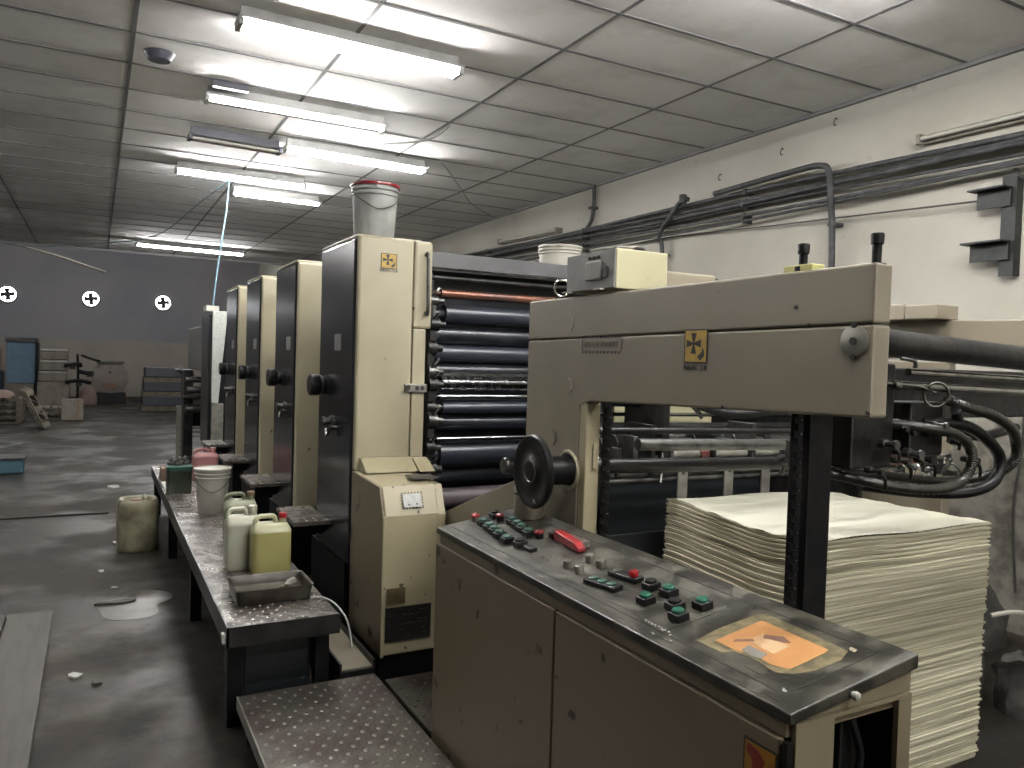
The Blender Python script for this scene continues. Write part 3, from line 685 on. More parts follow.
# near step
t = thing('step_plate', 'low studded metal step in the foreground left of the console', 'step', (.73, 2.4, 0))
studs(.55, 1.09, 1.78, 3.23, .15, .062, .046, .0095, .005, n=10, base=(.524, 1.098, 1.75, 3.24, .135, .15)).build('tread_plate', [M['step_near'], M['stud']], t)
MB().box(.518, .5235, 1.75, 3.24, .10, .152).build('edge_strip', M['steel_bar'], t)
for xx in (.54, 1.03):
    for yy in (1.8, 3.12): MB().box(xx, xx + .04, yy, yy + .04, 0, .134).build('leg', M['black'], t, .003)
t = thing('side_step', 'small stained studded plate between the foreground step and the low cream cabinet', 'step', (1.3, 2.9, 0))
studs(1.15, 1.44, 2.70, 3.15, .14, .06, .046, .0095, .005, n=10, base=(1.125, 1.47, 2.66, 3.18, .125, .14)).build('tread_plate', [M['step_near'], M['stud']], t)
for yy in (2.7, 3.1): MB().box(1.2, 1.24, yy, yy + .04, 0, .124).build('leg', M['black'], t, .003)

# ---------------------------------------------------------------- containers
def jerrycan(cx, cy, z, w, d, h, mbody, mcap, label, name='jerrycan', liquid=None, mtop=None, rot=0., cat='jerrycan', capr=.024, bend=1):
    t = thing(name, label, cat, (cx, cy, z))
    hb = h * .74; lv = hb * .97
    rows = [(0, .90), (.012, .97), (.03, 1), (hb * .5, 1), (lv, 1)]
    b = MB(); b.loft([sup(cx, cy, z + a, w / 2 * s, d / 2 * s, 6) for a, s in rows]).build('body', liquid or mbody, t)
    top = mtop or mbody
    b = MB(); b.loft([sup(cx, cy, z + a, w / 2 * s, d / 2 * q, e) for a, s, q, e in ((lv + .0005, 1, 1, 6), (hb, .99, .99, 6), (hb + h * .05, .93, .86, 5), (hb + h * .09, .86, .62, 5), (hb + h * .11, .80, .5, 4))]).build('shoulder', top, t)
    zt = z + h * .95; zs = z + hb + h * .06; hl = -w * .40; hr = w * .12
    b = MB()
    b.tube([(cx + hl, cy, zs), (cx + hl, cy, zs + (zt - zs) * .6), (cx + hl + w * .10, cy, zt), (cx + (hl + hr) / 2, cy, zt + .002), (cx + hr - w * .06, cy, zt), (cx + hr, cy, zs + (zt - zs) * .5), (cx + hr, cy, zs)], w * .065, 10, 5)
    b.build('handle', top, t)
    nx = cx + w * .31
    MB().lathe((nx, cy, z + hb + h * .07), (0, 0, 1), [(capr * 1.15, 0), (capr * .9, h * .04), (capr * .85, h * .11)], 18).build('neck', top, t)
    MB().lathe((nx, cy, z + hb + h * .175), (0, 0, 1), [(capr, 0), (capr * 1.02, .004), (capr * .98, h * .075), (capr * .8, h * .085)], 18).build('cap', mcap, t)
    t.rotation_euler.z = rot
    return t
jerrycan(.775, 3.93, .451, .186, .14, .30, M['can_clear'], M['red_bright'], 'jerrycan of yellow liquid with a red cap, standing behind the tray', liquid=M['can_yellow'], mtop=M['can_clear'], rot=.0, capr=.02)
jerrycan(.665, 4.09, .451, .165, .14, .315, M['can_white'], M['can_white'], 'opaque white jerrycan with a white cap, left of the yellow one', rot=.0, capr=.022)
jerrycan(.735, 4.60, .451, .18, .15, .30, M['can_green'], M['cardboard'], 'dirty greenish jerrycan behind the white one', rot=-.1, capr=.022)
jerrycan(.83, 7.02, .451, .20, .15, .27, M['can_pink'], M['can_pink'], 'pink jerrycan beside the far white bucket', rot=.1, capr=.026)

def bucket(cx, cy, z, r0, r1, h, m, label, lid=None, handle=True, name='bucket', ribs=True):
    t = thing(name, label, 'bucket', (cx, cy, z))
    pr = [(r0 * .96, 0), (r0, .006)]
    pr += [(r0 + (r1 - r0) * .78, h * .78)]
    if ribs: pr += [(r1 * 1.03, h * .785), (r1 * 1.03, h * .80), (r1 * .97, h * .81), (r1 * .98, h * .87), (r1 * 1.05, h * .875), (r1 * 1.05, h * .89), (r1 * .99, h * .90)]
    pr += [(r1, h * .97)]
    MB().lathe((cx, cy, z), (0, 0, 1), pr, 32).build('body', m, t)
    MB().lathe((cx, cy, z + h * .955), (0, 0, 1), [(r1 * 1.06, 0), (r1 * 1.07, h * .02), (r1 * 1.06, h * .05), (r1 * .98, h * .055), (r1 * .96, h * .03)], 32).build('lid', lid or m, t)
    if handle:
        MB().tube([(cx - r1 * 1.04, cy, z + h * .84), (cx - r1 * .8, cy - r1 * .72, z + h * .66), (cx - r1 * .2, cy - r1 * 1.06, z + h * .5), (cx + r1 * .55, cy - r1 * .93, z + h * .62), (cx + r1 * 1.04, cy, z + h * .84)], .0035, 8).build('wire_handle', M['mid_metal'], t)
    return t
bucket(.712, 5.60, .451, .093, .113, .30, M['white_plastic'], 'round white plastic bucket with lid on the walkway')
bucket(1.31, 4.05, 2.171, .105, .125, .285, M['grey_plastic'], 'greyish white bucket with a red lid on top of the nearest press unit', lid=M['red'])
bucket(2.605, 4.25, 2.045, .12, .135, .23, M['white_plastic'], 'white ribbed tub on top of the roller section, behind the grey control box', handle=False, name='tub')

# floor drum
t = thing('plastic_drum', 'large stained whitish drum standing on the floor left of the walkway', 'drum', (.30, 6.6, 0))
cx, cy = .30, 6.6
rings = [sup(cx, cy, z, .148 * s, .148 * s, e) for z, s, e in ((0, .90, 2.6), (.015, .98, 2.6), (.05, 1, 2.6), (.26, 1, 2.6), (.275, .985, 2.6), (.29, 1, 2.6), (.345, 1, 2.8), (.38, .95, 3), (.395, .86, 3), (.39, .70, 3), (.365, .60, 3))]
MB().loft(rings).build('body', M['can_brown'], t)
MB().box(cx - .05, cx + .02, cy - .03, cy + .03, .366, .385).build('red_cap', M['rust'], t, .006)
MB().tube([(cx + .05, cy - .08, .37), (cx + .05, cy - .06, .40), (cx + .05, cy + .06, .40), (cx + .05, cy + .08, .37)], .014, 8).build('handle', M['can_brown'], t)

# tin crate with green tray and bottles
t = thing('tin_box', 'dark square tin with a green top on the walkway, beside the pink jerrycan', 'tin', (.575, 6.45, .451))
MB().loft([sup(.575, 6.45, z, .088 * s, .085 * s, 8) for z, s in ((.452, 1), (.60, 1), (.605, 1.03), (.63, 1.03))]).build('body', M['crate_green'], t)
MB().loft([sup(.575, 6.45, z, .09 * s, .088 * s, 8) for z, s in ((.6305, 1), (.655, 1.04), (.66, 1.0))]).build('lid', M['lid_green'], t)
for i, (dx, dy) in enumerate(((-.05, .02), (0, -.01), (.05, .03))):
    tt = thing('ink_knife', 'dark crumpled rag lump on the green tin top, ' + ('left', 'middle', 'right')[i] + ' of three', 'rag', (.575 + dx, 6.45 + dy, .661))
    tt.name = 'rag'
    MB().loft([sup(.575 + dx + .006 * k * (-1) ** k, 6.45 + dy, .6615 + .014 * k, .028 * s, .022 * s, 2.3, 12) for k, s in enumerate((1, 1.1, .8, .5, .3))]).build('cloth', M['rag'], tt)
    MB().lathe((.575 + dx, 6.45 + dy - .01, .70), (.3 - i * .3, -.5, .8), [(.008, 0), (.009, .03), (.004, .035)], 8).build('bright_tip', M['plastic_wrap'], tt)
tag(MB().box(.49, .64, 7.0, 7.22, .451, .56).build('cardboard_box', M['cardboard'], None, .004), 'small brown cardboard box at the far left corner of the walkway', 'box')
tag(MB().box(.485, .56, 6.5, 6.95, .4535, .458).build('paper_sheet', M['paper'], None), 'pale sheet lying on the walkway left of the dark tin', 'paper')

# tray
t = thing('metal_tray', 'dark rectangular tray of murky liquid at the near end of the walkway', 'tray', (.71, 3.55, .451))
cx, cy = .705, 3.56
b = MB()
o = [sup(cx, cy, z, .165 * s, .125 * s2, 14, 40) for z, s, s2 in ((.4535, .94, .92), (.458, .96, .94), (.515, 1, 1), (.519, 1.03, 1.035), (.517, 1.0, .995), (.512, .975, .965), (.465, .93, .90))]
b.loft(o, True, True).build('pan', M['tray'], t)
MB().loft([sup(cx, cy, .4755, .155, .115, 14, 40), sup(cx, cy, .478, .155, .115, 14, 40)], False).build('liquid', M['tray_oil'], t)
tag(MB().tube([(cx + .05, cy + .02, .4835), (cx + .09, cy + .04, .4875), (cx + .13, cy + .07, .4895)], [.004, .02, .006], 8, 3).build('spatula', M['steel_bar']), 'pale spatula lying in the murky tray', 'spatula')
tag(MB().tube([(.86, 3.44, .4575), (.90, 3.42, .46), (.94, 3.36, .45), (.97, 3.28, .41), (.98, 3.24, .36), (.98, 3.2, .30)], .0045, 8).build('white_hose', M['wire_white']), 'short white hose curling off the walkway beside the tray', 'hose')

# ---------------------------------------------------------------- control console
KX0, KZ0, KX1, KZ1, KY0, KY1 = 1.12, .92, 1.485, .975, .975, 2.64
t = console = thing('control_console', 'long low beige control console with scuffed black button panel', 'console', (1.3, 1.8, 0))
sl = (KZ1 - KZ0) / (KX1 - KX0)
MB().prism([(KX0, KZ0), (KX0, KZ0 - .022), (KX1, KZ1 - .03), (KX1, KZ1)], 'y', KY0, KY1).build('top_panel', M['console_top'], t, .003)
MB().box(KX0 + .012, KX1 - .012, KY0 + .02, KY1 - .01, .866, .896).build('neck_band', M['beige_console'], t)
MB().prism([(KX0 + .012, .8965), (KX1 - .006, .8965), (KX1 - .006, .94)], 'y', KY0 + .012, KY1 - .01).build('wedge', M['console_end'], t)
for i, (y0, y1) in enumerate(((KY0 + .025, 1.79), (1.80, KY1))):
    MB().box(KX0, KX0 + .015, y0, y1, .12, .864).build('side_door', M['beige_console'], t, .003)
MB().box(KX0 + .016, KX1 - .01, 1.3, KY1 - .01, .03, .865).build('body', M['beige_console'], t)
MB().box(KX0 + .03, KX1 - .01, KY0 + .02, KY1 - .01, .0, .029).build('kick_base', M['black'], t)
# near end face with a socket recess
ye = KY0 + .005
b = MB()
hx0, hx1, hz0, hz1 = 1.245, 1.435, .42, .888
b.box(KX0 + .022, hx0, ye, ye + .012, .03, .8955); b.box(hx1, KX1 - .01, ye, ye + .012, .03, .8955)
b.box(hx0, hx1, ye, ye + .012, hz1, .8955); b.box(hx0, hx1, ye, ye + .012, .03, hz0)
b.build('end_panel', M['console_end'], t)
b = MB(); b.box(hx0 - .01, hx1 + .01, ye + .16, ye + .165, hz0 - .02, hz1 + .005); b.box(hx0 - .012, hx0 - .006, ye + .0125, ye + .16, hz0, hz1)
b.box(hx1 + .006, hx1 + .012, ye + .0125, ye + .16, hz0, hz1); b.build('recess', M['dark_metal'], t)
b = MB(); b.box(1.255, 1.305, ye + .06, ye + .158, .55, .86); b.build('breaker', M['black'], t, .004)
b = MB(); b.box(1.315, 1.365, ye + .04, ye + .158, .62, .875); b.build('breaker', M['dark_metal'], t, .004)
b = MB(); b.tube([(1.33, ye + .03, .86), (1.35, ye + .02, .78), (1.335, ye + .03, .70), (1.35, ye + .05, .62)], .008, 8); b.build('cable', M['blackp'], t)
b = MB(); b.box(KX0 + .001, KX0 + .014, ye, ye + .013, .12, .862); b.build('corner_post', M['black'], t)
MB().lathe((1.285, KY0 - .001, .928), (0, -1, 0), [(.007, 0), (.007, .005), (.009, .006), (.008, .013), (.003, .016)], 16).build('end_knob', M['scuff'], t)
# warning sticker on the side
b = MB(); b.box(KX0 - .0015, KX0 + .001, 1.0, 1.085, .70, .835); s_ = b.build('floor_sticker', M['ink'], t)
b = MB(); b.box(KX0 - .0025, KX0 - .001, 1.005, 1.08, .705, .83); b.build('orange_field', M['yellow_dark'], s_)
b = MB()
b.prism([(1.072, .826), (1.045, .82), (1.03, .806), (1.042, .77), (1.052, .74), (1.066, .74), (1.058, .785), (1.062, .80), (1.075, .81)], 'x', KX0 - .0035, KX0 - .002)
b.build('red_figure', M['ink_red'], s_)
# top surface details
def KT(x, y, h=0.):
    n = Vector((-sl, 0, 1)).normalized()
    return Vector((x, y, KZ0 + (x - KX0) * sl)) + n * h
KR = frameM((0, 0, 0), Vector((1, 0, sl)).normalized(), (0, 1, 0), Vector((-sl, 0, 1)).normalized())
def kmat(x, y, rot=0.): return Matrix.Translation(KT(x, y)) @ KR @ Matrix.Rotation(rot, 4, 'Z')
def strip(a, b_, w=.0022, m='groove', h=.0008):
    a = Vector(a); b_ = Vector(b_); d = (b_ - a); L = d.length; ang = math.atan2(d.y, d.x)
    q = MB(); q.M = Matrix.Translation(KT(a.x, a.y)) @ KR @ Matrix.Rotation(ang, 4, 'Z'); q.box(0, L, -w / 2, w / 2, -.0005, h)
    return q
def stripset(pairs, m, name, w=.0022, h=.0008):
    q = MB()
    for a, b_ in pairs:
        s = strip(a, b_, w, h=h); o = len(q.v); q.v += s.v; q.f += [tuple(i + o for i in f) for f in s.f]; q.mi += s.mi; q.sm += s.sm
    return q.build(name, m, console)
stripset([((1.165, 1.03), (1.43, 1.03)), ((1.165, 1.03), (1.165, 2.6)), ((1.43, 1.03), (1.43, 2.60)), ((1.165, 1.395), (1.43, 1.395))], M['groove'], 'panel_groove')
stripset([((1.185, 1.41), (1.185, 1.70)), ((1.185, 1.41), (1.375, 1.41)), ((1.375, 1.41), (1.375, 1.60)), ((1.185, 1.66), (1.27, 1.66)), ((1.195, 1.72), (1.195, 1.86)), ((1.195, 1.72), (1.29, 1.72))], M['line_pale'], 'printed_outline', .0015)
rnd = random.Random(11); pr = []
for k in range(26):
    x = rnd.choice([rnd.uniform(1.125, 1.16), rnd.uniform(1.16, 1.20)]); y = rnd.uniform(1.0, 2.6); pr.append(((x, y), (x + rnd.uniform(-.003, .003), y + rnd.uniform(.01, .05))))
stripset(pr, M['console_grey'], 'scratches', .003)
pr = [((1.178 + rnd.uniform(-.002, .004), 1.385 + k * .012), (1.181, 1.392 + k * .012)) for k in range(8)] + [((1.15, 1.345), (1.155, 1.35)), ((1.145, 1.40), (1.148, 1.41)), ((1.165, 1.37), (1.175, 1.375)), ((1.172, 1.042), (1.182, 1.048))]
stripset(pr, M['scuff'], 'paint_flecks', .004)
for (x, y) in ((1.175, 1.04), (1.42, 1.04), (1.42, 1.36), (1.405, 1.40), (1.175, 1.405)):
    q = MB(); q.M = kmat(x, y); q.lathe((0, 0, 0), (0, 0, 1), [(.004, 0), (.0035, .0015)], 10); q.build('screw', M['ink'] if x > 1.2 else M['scuff'], console)
# big orange label with tape around it
def kpoly(pts, h0, h1, m, name, parent=console):
    q = MB(); n = len(pts)
    q.add([KT(x, y, h0) for x, y in pts] + [KT(x, y, h1) for x, y in pts], [tuple(range(n))[::-1], tuple(range(n, 2 * n))] + [(i, (i + 1) % n, n + (i + 1) % n, n + i) for i in range(n)])
    return q.build(name, m, parent)
lb = kpoly([(1.195, 1.315), (1.27, 1.325), (1.395, 1.325), (1.41, 1.31), (1.405, 1.20), (1.392, 1.07), (1.35, 1.055), (1.28, 1.058), (1.235, 1.075), (1.215, 1.10), (1.225, 1.17), (1.218, 1.22), (1.195, 1.235)], 0.0002, .0009, M['tape'], 'tape_patch')
kpoly([(1.225, 1.285), (1.375, 1.292), (1.368, 1.10), (1.35, 1.095), (1.245, 1.092), (1.232, 1.13), (1.24, 1.19), (1.225, 1.21)], .0009, .0014, M['orange'], 'orange_sheet', lb)
kpoly([(1.275, 1.235), (1.325, 1.24), (1.32, 1.16), (1.27, 1.158)], .0014, .0018, M['label_pale'], 'pale_patch', lb)
kpoly([(1.235, 1.215), (1.262, 1.22), (1.26, 1.165), (1.235, 1.16), (1.228, 1.18)], .0014, .0018, M['grey_panel'], 'grey_smudge', lb)
kpoly([(1.25, 1.255), (1.262, 1.26), (1.29, 1.235), (1.285, 1.225)], .0014, .0019, M['rust'], 'red_mark', lb)
kpoly([(1.31, 1.225), (1.322, 1.235), (1.345, 1.20), (1.335, 1.17), (1.325, 1.18)], .0019, .0023, M['rust'], 'red_mark', lb)
kpoly([(1.40, 1.075), (1.412, 1.08), (1.41, 1.062), (1.398, 1.06)], .0002, .0012, M['tape_white'], 'torn_corner', lb)

def button(x, y, kind):
    R = kmat(x, y)
    if kind in ('green', 'gd', 'blackcap'):
        q = MB(); q.M = R; q.box(-.0195, .0195, -.0195, .0195, 0, .02); o = q.build('button_base', M['blackp'], console, .003)
        q = MB(); q.M = R; q.lathe((0, 0, .02), (0, 0, 1), [(.0155, .0001), (.0155, .005), (.013, .0075)], 18)
        q.build('green_cap' if kind != 'blackcap' else 'black_cap', M[{'green': 'green', 'gd': 'green_dull', 'blackcap': 'black'}[kind]], o)
    elif kind in ('red', 'redtop'):
        q = MB(); q.M = R; q.lathe((0, 0, 0), (0, 0, 1), [(.0145, 0), (.0145, .016), (.012, .017)], 18); o = q.build('button_base', M['blackp' if kind == 'red' else 'button_grey'], console)
        q = MB(); q.M = R; q.lathe((0, 0, .017), (0, 0, 1), [(.015, .0001), (.0165, .004), (.014, .009), (.008, .011)], 18); q.build('red_cap', M['red' if kind == 'red' else 'red_bright'], o)
    elif kind == 'knob':
        q = MB(); q.M = R; q.lathe((0, 0, 0), (0, 0, 1), [(.0145, 0), (.0145, .02), (.013, .023), (.006, .024)], 20); q.build('round_button', M['button_grey'], console)
    elif kind == 'led':
        q = MB(); q.M = R; q.lathe((0, 0, 0), (0, 0, 1), [(.004, 0), (.004, .002), (.002, .004)], 10); q.build('lamp', M['led'], console)
for x, y, k in ((1.262, 2.60, 'redtop'), (1.255, 2.52, 'gd'), (1.247, 2.455, 'gd'), (1.240, 2.40, 'gd'), (1.232, 2.345, 'gd'), (1.224, 2.275, 'gd'), (1.235, 2.205, 'blackcap'),
                (1.334, 2.58, 'blackcap'), (1.328, 2.53, 'red'), (1.338, 2.45, 'gd'), (1.330, 2.40, 'gd'), (1.322, 2.35, 'gd'), (1.313, 2.285, 'gd'), (1.325, 2.235, 'red'),
                (1.243, 1.925, 'knob'), (1.240, 1.86, 'knob'), (1.314, 1.915, 'knob'), (1.313, 1.855, 'knob'),
                (1.313, 1.622, 'blackcap'), (1.318, 1.556, 'green'), (1.244, 1.556, 'green'), (1.273, 1.478, 'blackcap'), (1.240, 1.425, 'green'), (1.325, 1.437, 'green')):
    button(x, y, k)
for x, y in ((1.215, 2.08), (1.235, 2.06), (1.255, 2.04), (1.235, 2.02), (1.265, 2.0), (1.29, 1.98), (1.29, 2.02)): button(x, y, 'led')
q = MB(); q.M = kmat(1.238, 2.145); q.box(-.014, .014, -.026, .026, 0, .014); q.build('square_switch', M['blackp'], console, .003)
q = MB(); q.M = kmat(1.232, 1.73, .14); q.box(-.019, .019, -.062, .062, 0, .014); o = q.build('switch_block', M['blackp'], console, .003)
for dy in (-.036, .002, .036):
    q = MB(); q.M = kmat(1.232, 1.73, .14); q.lathe((0, dy, .014), (0, 0, 1), [(.014, .0001), (.0135, .003), (.011, .004)], 18); q.build('button', M['green_dull'], o)
q = MB(); q.M = kmat(1.312, 1.735, .12); q.box(-.018, .018, -.056, .056, 0, .014); o = q.build('switch_block', M['blackp'], console, .003)
q = MB(); q.M = kmat(1.312, 1.735, .12); q.lathe((0, .03, .014), (0, 0, 1), [(.014, .0001), (.0135, .003), (.011, .004)], 18); q.build('grey_button', M['console_grey'], o)
q = MB(); q.M = kmat(1.312, 1.735, .12); q.lathe((0, -.034, .014), (0, 0, 1), [(.0125, .0001), (.0145, .01), (.0125, .015)], 18); q.build('red_button', M['red_bright'], o)
q = MB(); q.M = kmat(1.247, 2.43); q.box(-.022, .022, -.15, .15, -.0005, .0015); q.build('grey_plate', M['console_grey'], console)

# red clip tool lying on the console
t = thing('red_clip', 'red metal-jawed clip lying across the console between the buttons', 'clip', (1.35, 2.09, .955))
Mx = Matrix.Translation(KT(1.352, 2.09, .002)) @ KR @ Matrix.Rotation(-.08, 4, 'Z')
q = MB(); q.M = Mx; q.prism([(-.085, 0), (-.085, .012), (-.06, .026), (.07, .034), (.085, .024), (.085, 0)], 'x', -.014, .014); q.build('red_handle', M['red_bright'], t, .003)
q = MB(); q.M = Mx; q.box(-.017, .017, .086, .12, 0, .022); q.build('black_head', M['blackp'], t, .004)
q = MB(); q.M = Mx; q.box(.017, .045, -.06, -.015, 0, .02); q.box(.017, .04, -.02, .06, .012, .018); q.build('metal_jaw', M['button_grey'], t, .002)
tag(MB().tube([KT(1.33, 2.62, .006), KT(1.36, 2.54, .005), KT(1.375, 2.46, .006), KT(1.36, 2.40, .005)], .004, 6).build('thin_cable', M['blackp']), 'thin black cable lying behind the green buttons on the console', 'cable')

t = thing('round_canister', 'beige round canister on the console under the handwheel', 'canister', (1.425, 2.49, .966))
MB().lathe(KT(1.425, 2.49, .0), (0, 0, 1), [(.054, 0), (.056, .004), (.056, .112), (.053, .116), (.05, .114), (.048, .09)], 28).build('can', M['beige'], t)
MB().lathe(KT(1.425, 2.49, .09), (0, 0, 1), [(.047, 0), (.047, .006)], 24).build('lid', M['dark_metal'], t)

# ---------------------------------------------------------------- delivery frame
d = thing('delivery_frame', 'big beige delivery beam of the press spanning over the paper pile', 'press delivery', (1.55, 2.2, 0))
X0, X1 = 1.52, 1.578
# beam + leg (operator side), L-shaped cover with a seam
MB().prism([(1.14, 1.655), (1.14, 1.79), (2.70, 1.782), (2.70, 1.630)], 'x', X0, X1).build('upper_beam_cover', M['beige'], d, .006)
MB().prism([(1.14, 1.443), (1.14, 1.652), (2.70, 1.627), (2.70, .55), (2.315, .55), (2.315, 1.39), (2.25, 1.412)], 'x', X0, X1).build('beam_cover', M['beige'], d, .006)
MB().box(X0 + .002, X1 + .004, 2.27, 2.314, .55, 1.405).build('leg_edge', M['cream_worn'], d, .005)
b = MB(); b.box(X0 + .03, X0 + .05, 2.262, 2.269, 1.17, 1.26); b.build('door_latch', M['cream_worn'], d, .004)
MB().prism([(2.71, .4), (3.50, .4), (3.50, .78), (2.71, 1.075)], 'x', 1.50, 1.53).build('side_wing', M['beige'], d, .004)
MB().box(1.60, 2.6, 2.72, 2.735, .05, .80).build('lower_screen', M['dark_gap'], d)
sticker_cross(d, frameM((X0 - .0005, 1.716, 1.604), (0, -1, 0), (0, 0, 1), (-1, 0, 0)), .098, .098)
text('caption', '回転物に注意', .0165, frameM((X0 - .001, 1.716, 1.541), (0, -1, 0), (0, 0, 1), (-1, 0, 0)), M['ink'], d)
# striped notice
b = MB(); Mx = frameM((X0 - .0005, 2.19, 1.610), (0, -1, 0), (0, 0, 1), (-1, 0, 0)); b.M = Mx
for i in range(11):
    for v in (-.026, .026):
        u = -.112 + i * .0215; b.prism([(u - .006, v - .004), (u + .004, v - .004), (u + .009, v + .004), (u - .001, v + .004)], 'z', 0, .001)
b.box(-.118, -.115, -.02, .02, 0, .001); b.box(.115, .118, -.02, .02, 0, .001)
nb = b.build('striped_notice', M['ink'], d)
b = MB(); b.M = Mx; rnd = random.Random(9)
for i in range(13):
    u = -.10 + i * .0158
    for v in (-.008, .001, .009): 
        if rnd.random() < .8: b.box(u - .005, u + .004, v - .0012, v + .0012, 0, .0008)
    for w in (-.004, .003):
        if rnd.random() < .7: b.box(u + w - .0008, u + w + .0008, -.009, .010, 0, .0008)
b.build('notice_lettering', M['ink_soft'], nb)
# ring marks
for (y, z, r, m) in ((2.40, 1.690, .032, 'scuff'), (2.395, 1.46, .030, 'scuff'), (2.49, 1.262, .028, 'ink_soft')):
    b = MB(); b.tube([(X0 - .002, y - r * math.cos(a) * .9, z + r * math.sin(a)) for a in [(-70 + i * 20) * PI / 180 for i in range(9)]], .0018, 6); b.build('ring_mark', M[m], d)
# round port
po = MB().lathe((X0, 1.187, 1.615), (-1, 0, 0), [(.036, -.001), (.036, .004), (.032, .006)], 28).build('round_port', M['steel_bar'], d)
MB().lathe((X0 - .0062, 1.187, 1.615), (-1, 0, 0), [(.009, 0), (.009, .003)], 14).build('port_hole', M['ink'], po)
b = MB()
for dz in (.036, -.036): b.lathe((X0 - .004, 1.187, 1.615 + dz), (-1, 0, 0), [(.007, 0), (.007, .004)], 10)
b.build('port_screws', M['ink'], po)
b = MB(); 
for (y, z) in ((1.36, 1.70), (1.32, 1.655), (1.145, 1.455), (1.6, 1.437)): b.lathe((X0, y, z), (-1, 0, 0), [(.005, 0), (.004, .004)], 8)
b.build('beam_screws', M['ink'], d)
# bolts on top
for (y, z1, zb) in ((1.37, 1.875, 1.80), (1.163, 1.875, 1.788)):
    MB().lathe((1.55, y, zb - .01), (0, 0, 1), [(.022, 0), (.022, .012), (.0105, .013), (.0105, z1 - zb - .032), (.014, z1 - zb - .03), (.015, z1 - zb - .01), (.0135, z1 - zb - .006)], 18).build('jack_bolt', M['black'], d)
MB().box(1.53, 1.575, 1.325, 1.415, 1.788, 1.806).build('yellow_block', mat('pale_yellow_block', (.62, .60, .22), .5), d, .003)
# black post and lifting chains
MB().box(1.695, 1.785, 1.45, 1.52, .02, 1.50).build('black_post', M['black'], d, .004)
MB().box(1.579, 1.80, 1.40, 1.56, 1.44, 1.50).build('post_bracket', M['dark_metal'], d)
def chain(x, y, z0, z1, label='lifting_chain'):
    b = MB(); z = z0; k = 0
    while z < z1:
        if k % 2: b.box(x - .016, x + .016, y - .006, y + .006, z, z + .021)
        else: b.box(x - .010, x + .010, y - .012, y + .012, z, z + .021)
        z += .019; k += 1
    return b.build(label, M['black'], d)
chain(1.667, 1.47, .05, 1.44); chain(1.60, 2.255, .5, 1.41)
b = MB(); z = .9
while z < 1.4: b.lathe((1.60, 2.24, z), (0, -1, 0), [(.004, 0), (.004, .003)], 6); z += .038
b.build('chain_pins', M['chrome'], d)
b = MB(); z = .88
while z < 1.43: b.lathe((1.667, 1.457, z), (0, -1, 0), [(.003, 0), (.003, .003)], 6); z += .038
b.build('chain_pins', M['mid_metal'], d)
MB().box(1.64, 1.68, 2.60, 2.66, .3, 1.09).build('inner_post', M['dark_metal'], d, .004)
# handwheel
wy, wz = 2.372, 1.155
hw = MB().lathe((1.375, wy, wz), (-1, 0, 0), [(.045, -.005), (.10, -.004), (.118, -.012), (.130, -.004), (.132, .006), (.126, .016), (.112, .018), (.10, .012), (.05, .014), (.045, .018), (.02, .019)], 44).build('handwheel', M['blackp'], d)
MB().torus((1.359, wy, wz), (1, 0, 0), .038, .006, 28, 6).build('hub_ring', M['mid_metal'], hw)
MB().lathe((1.38, wy, wz), (1, 0, 0), [(.035, 0), (.035, .04), (.052, .045), (.052, .12), (.056, .14)], 26).build('wheel_hub', M['blackp'], hw)
MB().torus((1.517, wy, wz), (1, 0, 0), .066, .008, 30, 6).build('hub_collar', M['cream'], hw)
MB().lathe((1.36, wy - .05, wz - .098), (-1, 0, 0), [(.009, 0), (.009, .012)], 12).build('rim_screw', M['chrome'], hw)
kn = MB().lathe((1.43, 2.665, 1.135), (-1, 0, 0), [(.012, -.12), (.012, 0), (.028, 0), (.032, .006), (.032, .02), (.028, .026), (.012, .027)], 22).build('clamp_knob', M['mid_metal'], d)
# top cross guard and chrome ring
MB().box(2.0, 2.40, 2.60, 2.95, 1.795, 1.945).build('top_guard', M['beige'], d, .008)
MB().cyl((2.401, 2.63, 1.925), (2.43, 2.63, 1.925), .016, n=14).build('guard_knob', M['black'], d)
MB().torus((1.61, 2.60, 1.835), (.5, .85, 0), .032, .0045).build('chrome_ring', M['chrome'], d)
MB().box(1.59, 1.63, 2.59, 2.61, 1.70, 1.80).build('ring_stem', M['dark_metal'], d)
# drive-side frame
MB().prism([(1.2, 1.64), (1.2, 1.775), (3.3, 1.82), (3.3, 1.60)], 'x', 3.56, 3.62).build('far_beam', M['beige'], d, .006)
MB().box(3.56, 3.62, 2.26, 2.70, .3, 1.60).build('far_leg', M['beige'], d, .006)
MB().box(3.45, 3.62, 2.26, 2.42, 1.80, 1.868).build('far_box', M['beige'], d, .005)
MB().box(3.45, 3.62, 2.425, 2.62, 1.80, 1.875).build('far_box', M['beige'], d, .005)
# cross tubes over the pile
MB().cyl((1.579, 1.4, 1.640), (3.555, 1.4, 1.565), .038, n=28).build('cross_tube', M['dark_metal'], d)
MB().cyl((2.05, 1.42, 1.548), (3.555, 1.42, 1.515), .011, n=14).build('guide_rod', M['chrome'], d)
MB().cyl((1.579, 1.40, 1.520), (3.555, 1.40, 1.470), .013, n=14).build('guide_rod', M['chrome'], d)
MB().box(1.95, 3.2, 1.56, 1.60, 1.40, 1.56).build('cross_panel', M['dark_metal'], d, .006)
b = MB(); b.box(1.86, 2.04, 1.45, 1.56, 1.27, 1.57); b.box(2.10, 2.26, 1.44, 1.54, 1.30, 1.46); b.box(1.60, 1.86, 1.44, 1.5, 1.49, 1.56)
b.build('gear_housing', M['dark_metal'], d, .006)
b = MB()
for i in range(7): b.lathe((2.06 + i * .035, 1.43, 1.385 - .012 * (i % 2)), (0, -1, 0), [(.011, 0), (.011, .012), (.007, .013)], 6)
